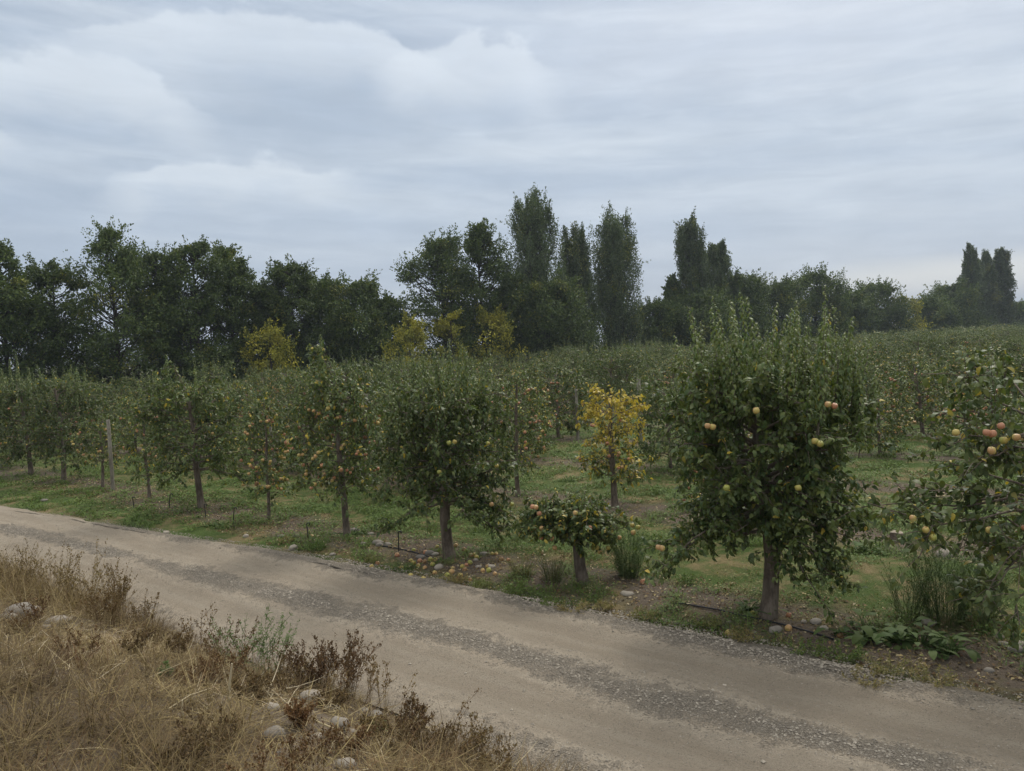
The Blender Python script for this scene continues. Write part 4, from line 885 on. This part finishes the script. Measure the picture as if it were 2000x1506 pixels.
# litter on the soil strip under the trees
g = Geo(); b, n = scatter(110000, -20, 5, -1.2, 9); q = np.abs(((n / ROWSP + .5) % 1) - .5); k = in_view(b, n) & (q < .24) & (r.rand(len(b)) < np.where(n < 2, 1, .4)) & (n - road_c(b) - road_hw(b) > -.05); b, n = b[k], n[k]; m = len(b)
add_leaves(g, np.stack([b, n, gheight(b, n) + r.uniform(.004, .02, m)], -1), nrm(rsph(r, m) * [1, 1, .25]), nrm(rsph(r, m) * .4 + [0, 0, 1]), r.uniform(.015, .055, m), r.uniform(0, .8, m), r.uniform(0, 1, m) ** 1.3, (r.rand(m) < .4) * r.uniform(.3, 1, m), LEAF1)
tag(obj('leaf_litter', g.mesh('leaf_litter', M_STRAW), None, (*ORI, 0), ROT), 'dry fallen leaves and twigs on the soil under the apple trees', 'leaf litter', kind='stuff')
# straw and dry grass on the near bank
g = Geo()
def bank_s(b, n): return road_c(b) - 1.5 - n
nt_ = 4200; BL = loc(*bankpt(250, .5)[:2])[0]; tb = r.uniform(-12, 3.2, nt_); ts = .12 + 4.0 * r.rand(nt_) ** 1.0; tn = road_c(tb) - 1.5 - ts
x, y = glo(tb, tn); dcam = np.hypot(x, y); k = (dcam > 2.6) & (y > 1.2); tb, tn, ts = tb[k], tn[k], ts[k]
cov = fbm(tb, tn, 1.1, 51); k = r.rand(len(tb)) < np.clip((cov - .25) * 5, .6, 1); tb, tn, ts = tb[k], tn[k], ts[k]; nt_ = len(tb)
DEB = [(*ghit(px_2, py_2)[:2], .10 + rp_2 * .004) for px_2, py_2, rp_2, _l in STONES if loc(*ghit(px_2, py_2)[:2])[1] < -3.3]
x, y = glo(tb, tn); k = np.ones(len(tb), bool)
for a_, b_, c_ in DEB: k &= np.hypot(x - a_, y - b_) > c_
for c_ in (bankpt(560, 1.0), bankpt(650, .9), bankpt(600, 1.5)): k &= (np.hypot(x - c_[0], y - c_[1]) > .42) | (r.rand(len(tb)) < .30)
tb, tn, ts = tb[k], tn[k], ts[k]; nt_ = len(tb)
tt_ = fbm(tb, tn, .8, 57); th_ = .12 + .24 * r.rand(nt_) ** 1.3 + .30 * np.clip((BL - tb) / .5, 0, 1) * (ts < 1.1) + .16 * np.clip((ts - 1.6) / .8, 0, 1) * (tb < .5)
m = 34; idx = np.repeat(np.arange(nt_), m); K = len(idx)
b = tb[idx] + r.normal(0, .055, K); n = tn[idx] + r.normal(0, .055, K)
rust = (r.rand(nt_) < .16)[idx]
blades(g, b, n, th_[idx] * r.uniform(.4, 1.25, K), r.uniform(.15, 1.5, K), np.clip(r.uniform(.05, .72, K) + (tt_[idx] - .5) * 1.1, 0, 1), np.where(rust, r.uniform(.4, 1, K), r.uniform(0, .35, K)), r, .0042)
# flattened straw
K = 42000; b = r.uniform(-12, 3.2, K); s = .02 + 4.1 * r.rand(K); n = road_c(b) - 1.5 - s; x, y = glo(b, n); k = (np.hypot(x, y) > 2.5) & (y > 1); b, n = b[k], n[k]; K = len(b)
add_leaves(g, np.stack([b, n, gheight(b, n) + r.uniform(.01, .07, K)], -1), nrm(rsph(r, K) * [1, 1, .22]), nrm(rsph(r, K) * .5 + [0, 0, 1]), .05 + .32 * r.rand(K) ** 1.5, r.uniform(-.3, .5, K), np.clip(r.uniform(.1, .95, K) + (fbm(b, n, .9, 71) - .5) * .9, 0, 1), (r.rand(K) < .2) * .6, BLADE, width=.0035 + .005 * r.rand(K) ** 3)
tag(obj('dry_grass', g.mesh('dry_grass', M_STRAW), None, (*ORI, 0), ROT), 'tangled dry grass and straw covering the near roadside bank', 'dry grass', kind='stuff')

# ------------------------------------------------------------------ INDIVIDUAL WEEDS
def weed(name, seed, at, label, cat, h, nst, spread, mat, leaf=(.04, .012, 14), tone=(.2, .9), hue=(0, .2), seedhead=0, stem_r=.0028, droop=.2, group=None, branch=0):
    r = np.random.RandomState(seed); st, lf = Geo(), Geo(); paths = []
    for i in range(nst):
        a = r.uniform(0, 2 * pi); L = h * (r.uniform(.55, 1.08) if nst < 50 else r.uniform(.3, 1.1)); o_ = np.array([cos(a), sin(a), 0]); t = np.linspace(0, 1, 5)[:, None]; sp = spread * r.uniform(.2, 1)
        base = o_ * (.02 + .42 * spread * h) * sqrt(r.rand()) * 1.1
        pts = base + o_ * (sp * h * t ** 1.5) + np.array([0, 0, 1]) * (L * t - droop * sp * L * t ** 2) + np.concatenate([np.zeros((1, 3)), r.normal(0, .012 * h, (4, 3))]); pts[0, 2] = -.03
        todo = [(pts, L)]
        for _ in range(branch):
            q = r.uniform(.3, .85); p0 = np.array([np.interp(q, t[:, 0], pts[:, c]) for c in range(3)]); d = nrm(rsph(r, 1)[0] * .7 + o_ * .3 + np.array([0, 0, .9])); l2 = L * r.uniform(.2, .4)
            todo.append((np.stack([p0 + d * l2 * f + np.array([0, 0, .1 * l2 * f * f]) for f in (0, .35, .7, 1)]), l2))
        for pp, LL in todo:
            paths.append((pp, np.linspace(stem_r, stem_r * .4, len(pp)))); tq = np.linspace(0, 1, len(pp))
            m = max(2, int(leaf[2] * (LL / h) ** .8)); q = r.uniform(.12, 1, m); P = np.stack([np.interp(q, tq, pp[:, c]) for c in range(3)], -1)
            D = nrm(rsph(r, m) * [1, 1, .5] + np.array([0, 0, .5])); N = nrm(rsph(r, m) * .4 + [0, 0, 1])
            add_leaves(lf, P, D, N, leaf[0] * (1.15 - .6 * q) * r.uniform(.6, 1.2, m), r.uniform(.1, 1.0, m), r.uniform(*tone, m), r.uniform(*hue, m), LEAF2, width=leaf[1] * 1.8 * r.uniform(.7, 1.2, m))
            if seedhead:
                q = r.uniform(.62, 1.03, seedhead); P = np.stack([np.interp(q, tq, pp[:, c]) for c in range(3)], -1) + r.normal(0, .007, (seedhead, 3))
                add_leaves(lf, P, nrm(rsph(r, seedhead) * .6 + [0, 0, 1]), rsph(r, seedhead), r.uniform(.010, .024, seedhead), .1, r.uniform(*tone, seedhead), r.uniform(*hue, seedhead), LEAF1)
    root = empty(name, tuple(at)); tag(root, label, cat, group)
    add_tubes(st, paths, 3, cap=False); st.A['tone'] = [np.full(len(v), r.uniform(*tone)) for v in st.V]; st.A['hue'] = [np.full(len(v), r.uniform(*hue)) for v in st.V]
    obj('stem', st.mesh('stem', mat), root); obj('foliage', lf.mesh('foliage', mat), root)
def dryw(px, ytop, s0, seed, nst, label, hue=(.2, .9), tone=(.1, .75), spread=.4, br=2, sh=10, leaf=(.026, .008, 14)):
    at = bankpt(px, s0); h = max(.14, topz(px, ytop, at) - at[2])
    weed('dry_weed', seed, at, label, 'weed', h, nst, spread, M_STRAW, leaf, tone, hue, sh, .0019, .2, 'dead weeds on the bank', br)
dryw(236, 1098, .25, 1, 46, 'tall straight dry weed tuft standing alone at the right end of the tall grass', (.2, .7), (.3, .85), .16, 1, 18, (.02, .005, 8))
dryw(385, 1185, .25, 2, 12, 'thin reddish dry weed rising against the road, left of the green weed', (.4, .9), (.2, .7), .3)
dryw(285, 1168, .30, 3, 18, 'low brown weed right of the tall straight tuft', (.2, .7))
dryw(610, 1258, .28, 4, 34, 'dark rusty brown weed mound right of the green weed', (.6, 1), (.05, .5), .55, 4, 12, (.026, .011, 18))
dryw(660, 1250, .22, 5, 24, 'rust coloured weed clump against the road behind the white stone', (.55, 1), (.1, .55), .5, 4, 12, (.026, .011, 18))
dryw(700, 1275, .2, 6, 10, 'wispy brown weed at the right side of the rusty clump', (.3, .8), (.2, .7), .5, 3)
dryw(742, 1318, .2, 7, 5, 'two bent wiry stems leaning out over the road', (.2, .7), (.3, .8), .8, 2)
dryw(790, 1372, .3, 8, 26, 'dark dried weed on the lower edge of the bank', (.4, 1), (.05, .5), .55, 4, 12, (.024, .010, 16))
dryw(850, 1338, .2, 9, 4, 'thin dry stem arching over the wheel track near the bottom', (.3, .8), (.2, .7), .6, 2)
dryw(890, 1410, .3, 10, 26, 'feathery brown weed near the bottom end of the bank', (.2, .7), (.15, .7), .6, 2, 10)
dryw(955, 1440, .28, 11, 26, 'last low brown weed where the bank meets the bottom of the photo', (.2, .7), (.15, .7), .6, 2, 10)
dryw(720, 1405, .8, 12, 18, 'brown stalky weed near the bottom middle of the bank', (.1, .6), (.2, .7), .5, 2)
dryw(445, 1222, .3, 13, 22, 'dark leggy weed directly left of the green weed', (.3, .8), (.05, .5), .5, 3, 12)
dryw(345, 1245, .8, 14, 20, 'dark brittle weed at the centre of the bank', (.2, .8), (.05, .5), .5, 3, 12)
dryw(575, 1400, 1.2, 15, 18, 'orange rusty weed low on the bank', (.8, 1), (.5, .9), .5, 3, 16, (.028, .012, 20))
dryw(175, 1072, .45, 16, 60, 'dense brown grass head at the left hump of the bank', (.05, .5), (.2, .85), .35, 1, 14, (.02, .005, 8))
dryw(50, 1066, .45, 17, 64, 'tallest bush of dry grass at the left edge of the bank', (.05, .5), (.2, .8), .4, 1, 14, (.02, .005, 8))
dryw(112, 1064, .5, 18, 64, 'bushy dry grass head in the middle of the left hump', (.1, .55), (.2, .8), .4, 1, 14, (.02, .005, 8))
dryw(470, 1325, 1.2, 19, 20, 'brown dry weed beside the pale standing stalk', (.2, .8), (.1, .6), .5, 3)
dryw(15, 1100, .9, 31, 44, 'drooping dry grass above the largest stone at the left edge', (.05, .4), (.25, .85), .5, 1, 14, (.02, .005, 8))
dryw(205, 1140, .8, 32, 46, 'reddish brown grass clump in front of the tall straight tuft', (.3, .8), (.15, .7), .4, 1, 14, (.02, .005, 8))
dryw(545, 1275, .3, 33, 12, 'leafless brown weed directly right of the green weed', (.2, .7), (.15, .6), .4, 3, 8)
_wr = random.Random(88)
for i, (px, s0) in enumerate(((520, 1.0), (440, 1.0), (380, 1.3), (600, 1.6), (670, 1.2), (260, 1.2), (640, .7), (560, .6), (300, .7), (770, .8), (830, .7), (410, 1.9), (500, 2.1), (150, 1.7), (60, 1.5), (700, 2.0), (340, 2.2))):
    at = bankpt(px, s0); h = _wr.uniform(.16, .30); dk = _wr.random() < .6
    weed('dry_weed', 500 + i, at, 'small dark dried weed among the straw of the bank' if dk else 'small rusty dried weed among the straw of the bank', 'weed', h, 16, .55, M_STRAW, (.026, .010, 16), (.0, .5) if dk else (.2, .8), (.15, .7) if dk else (.6, 1), 8, .002, .2, 'small dark weeds in the straw' if dk else 'small rusty weeds in the straw', 3)
def grw(px, py, seed, h, nst, label, spread=.35, leaf=(.06, .013, 30), hue=(0, .15), br=3, name='green_weed', sh=0, tone=(.3, .95), bank=None, group=None):
    at = ghit(px, py) if bank is None else bankpt(px, bank)
    if bank is not None: h = topz(px, py, at) - at[2]
    weed(name, seed, at, label, 'weed', h, nst, spread, M_WEED, leaf, tone, hue, sh, .0022, .1, group, br)
grw(512, 1205, 20, 0, 12, 'grey-green leafy weed standing tallest on the bank against the road', .4, (.055, .011, 36), bank=.3)
grw(318, 1300, 21, 0, 10, 'dull green low weed in the middle of the bank', .5, (.04, .014, 26), bank=1.3)
grw(730, 1410, 22, 0, 8, 'small green weed near the bottom of the bank', .4, (.035, .010, 20), bank=.6)
grw(475, 1212, 23, 0, 6, 'pale green weed tips left of the tall grey-green weed', .4, (.05, .010, 24), bank=.3)
FW = (.05, .0065, 24)
grw(1228, 1128, 24, .58, 110, 'tall feathery green weed clump right of the cut-back tree', .4, FW, (0, .12), 2, 'feathery_weed', 2, (.2, .8))
grw(1845, 1212, 25, .82, 150, 'tallest wispy green weed clump in front of the right edge tree', .42, FW, (0, .12), 2, 'feathery_weed', 2, (.2, .8))
grw(1910, 1212, 26, .52, 90, 'shorter wispy green weeds right of the tallest clump', .5, FW, (0, .2), 2, 'feathery_weed', 2, (.2, .8))
grw(1775, 1205, 27, .52, 60, 'thin green weeds at the left flank of the tallest wispy clump', .4, FW, (0, .2), 1, 'feathery_weed', 2, (.2, .8))
grw(1080, 1135, 28, .36, 90, 'grassy yellow-green tuft left of the cut-back trunk', .5, (.12, .006, 7), (.1, .5), 0, 'grass_tuft')
grw(1020, 1125, 29, .28, 70, 'lower grassy tuft between the windfall apples and the cut-back trunk', .7, (.10, .006, 7), (.2, .7), 0, 'grass_tuft')
for i, (px, py, h, lab, hue) in enumerate(((1080, 1190, .12, 'grey-green cushion weed at the road edge left of the pink dry tuft', (.0, .3)), (1120, 1200, .16, 'pinkish dry tuft at the road edge below the cut-back trunk', (.6, 1)), (1010, 1160, .13, 'dark cushion weed at the road edge right of the windfall apples', (0, .3)), (940, 1150, .12, 'low weed mat at the road edge below the windfall apples', (.1, .5)),
                                        (890, 1140, .13, 'reddish dry tuft in front of the windfall apples', (.6, 1)), (1180, 1190, .10, 'small dry weed right of the pink tuft at the road edge', (.5, 1)), (1260, 1210, .12, 'brownish weed at the road edge between two front trees', (.3, .9)), (1380, 1225, .12, 'low weed on the soil left of the largest trunk', (.2, .7)),
                                        (1450, 1255, .14, 'dry pink weed at the road edge below the largest trunk', (.5, 1)), (1580, 1280, .16, 'fresh green weed cushion at the road edge right of the largest trunk', (0, .2)), (1650, 1290, .15, 'green weed cushion below the broad-leaved plants', (0, .2)), (1740, 1320, .18, 'yellowing grass tuft at the road edge below the broad-leaved plants', (.3, .9)),
                                        (1820, 1340, .18, 'straw-coloured tuft where the weeds end at the right', (.4, 1)), (560, 1060, .1, 'brown weed at the road edge below the slim fruiting tree', (.5, 1)), (620, 1075, .12, 'bright green grass patch in front of the slim fruiting tree', (0, .1)), (730, 1100, .1, 'dull weed mat left of the bruised apple', (.2, .6)), (1340, 1140, .1, 'leafy weed mat behind the largest trunk at left', (0, .2)),
                                        (1720, 1230, .3, 'grassy clump standing among the broad-leaved plants', (0, .2)), (1690, 1340, .16, 'dry golden tuft at the road edge near the right', (.5, 1)))):
    weed('cushion_weed' if hue[0] < .4 else 'dry_tuft', 60 + i, ghit(px, py), lab, 'weed', h, 30, 1.1, M_GRASS, (.05, .009, 10), (.15, .9), hue, 3, .002, .3, 'low weeds along the road edge', 1)
def broad(px, py, seed, label, n=11, L=.26, yel=(0, .15)):
    n = int(n * 3); L *= .5
    at = ghit(px, py); r = np.random.RandomState(seed); st, lf = Geo(), Geo(); ctr = r.normal(0, .12, (n, 2))
    T = np.array([[0, -.04], [0, .04], [.2, -.22], [.2, .22], [.5, -.30], [.5, .30], [.8, -.2], [.8, .2], [1, -.02], [1, .02]])
    for i in range(n):
        a = i * 2.4 + r.uniform(-.3, .3); o_ = np.array([cos(a), sin(a), 0]); s = L * r.uniform(.5, 1.2); e = r.uniform(.3, 1.9)
        p1 = o_ * s * .25 + np.array([*ctr[i], s * .6 * e]); add_tubes(st, [(np.stack([[0, 0, -.02], p1 * .55 + [0, 0, .02], p1]), [.006, .005, .004])], 4, cap=False)
        add_leaves(lf, p1[None], (o_ + np.array([0, 0, .55 * e]))[None], (np.array([0, 0, 1.0]) - o_ * .3 + r.normal(0, .15, 3))[None], s, r.uniform(.5, 1.1), r.uniform(.05, .7), r.uniform(*yel), T, width=s * .85)
    root = empty('broad_leaved_plant', tuple(at)); tag(root, label, 'plant', 'broad-leaved plants on the soil strip'); obj('stem', st.mesh('stem', M_WEED), root); obj('foliage', lf.mesh('foliage', M_WEED), root)
broad(1462, 1195, 1, 'silvery broad-leaved plant directly left of the largest trunk', 9, .24)
broad(1690, 1250, 2, 'big broad-leaved plant left in the patch at lower right', 14, .3); broad(1745, 1255, 3, 'big broad-leaved plant in the middle of the patch at lower right', 14, .3)
broad(1800, 1260, 4, 'broad-leaved plant under the wispy weeds in the patch at lower right', 12, .28); broad(1855, 1278, 5, 'broad-leaved plant at the right end of the patch', 11, .26); broad(1690, 1080, 6, 'pale broad-leaved plant in the second row by the stump', 9, .24)
broad(690, 1046, 7, 'broad-leaved plant behind the slim fruiting trunk', 10, .2); broad(420, 1028, 8, 'low leafy plant on the turf right of the grey trunk', 9, .18)
# bleached stalks lying on the bank
for i, (x0, y0, x1, y1, lab, w_, ton) in enumerate(((445, 1370, 453, 1296, 'pale bleached stalk standing upright in the middle of the bank', .011, 1.0), (400, 1455, 470, 1340, 'long bleached stalk leaning across the bank left of the upright one', .007, .95), (357, 1415, 356, 1368, 'short white stalk left of the leaning ones', .008, 1.0),
        (330, 1400, 412, 1365, 'thin bleached stalk lying across the middle of the bank', .006, .9), (298, 1422, 375, 1430, 'yellow straw stalk lying flat near the bottom of the bank', .008, .7), (510, 1430, 545, 1350, 'bleached stalk on the slope below the green weed', .007, .95), (520, 1350, 570, 1340, 'thick grey stick lying below the rusty weeds', .010, .85),
        (610, 1420, 700, 1475, 'long grey stick pointing down to the bottom of the bank', .009, .85), (640, 1490, 672, 1450, 'pale twig crossing the grey stick', .007, .9), (560, 1395, 590, 1352, 'thin bleached stalk right of the pale stone', .006, .95), (500, 1340, 575, 1405, 'straight bleached stalk slanting across the pale stones', .006, .95))):
    p0, p1 = ghit(x0, y0), ghit(x1, y1)
    if i in (0, 2): d = ray(x1, y1); p1 = CAM + d * (p0[1] / d[1])
    p0 = p0 + [0, 0, .05 if i not in (0, 2) else -.02]; p1 = p1 + [0, 0, .07 if i not in (0, 2) else 0]
    g = Geo(); md = (p0 + p1) / 2 + [0, 0, .02]; add_tubes(g, [(np.stack([p0, md, p1]) - p0, [w_ * .8, w_ * .75, w_ * .5])], 6, ton); tag(obj('dry_stalk', g.mesh('dry_stalk', M_STRAW), None, tuple(p0)), lab, 'stalk')

# ------------------------------------------------------------------ HAZE
m = bpy.data.materials.new('air'); m.use_nodes = True; nt = m.node_tree; nt.nodes.clear(); o = nd(nt, 'ShaderNodeOutputMaterial'); v = nd(nt, 'ShaderNodeVolumePrincipled')
v.inputs['Color'].default_value = (.72, .80, .92, 1); v.inputs['Density'].default_value = .0005; v.inputs['Anisotropy'].default_value = .2; lk(nt, v.outputs[0], o.inputs['Volume'])
X0, X1, Y0, Y1, Z0, Z1 = -7000., 7000., -7000., 7000., -3., 110.
Vb = [(x, y, z) for x in (X0, X1) for y in (Y0, Y1) for z in (Z0, Z1)]
hz_ = obj('haze', mk_mesh('haze', Vb, np.array([[0, 1, 3, 2], [4, 6, 7, 5], [0, 4, 5, 1], [2, 3, 7, 6], [0, 2, 6, 4], [1, 5, 7, 3]]), m, None, False)); tag(hz_, 'thin pale haze filling the air to the horizon', 'haze', kind='stuff')
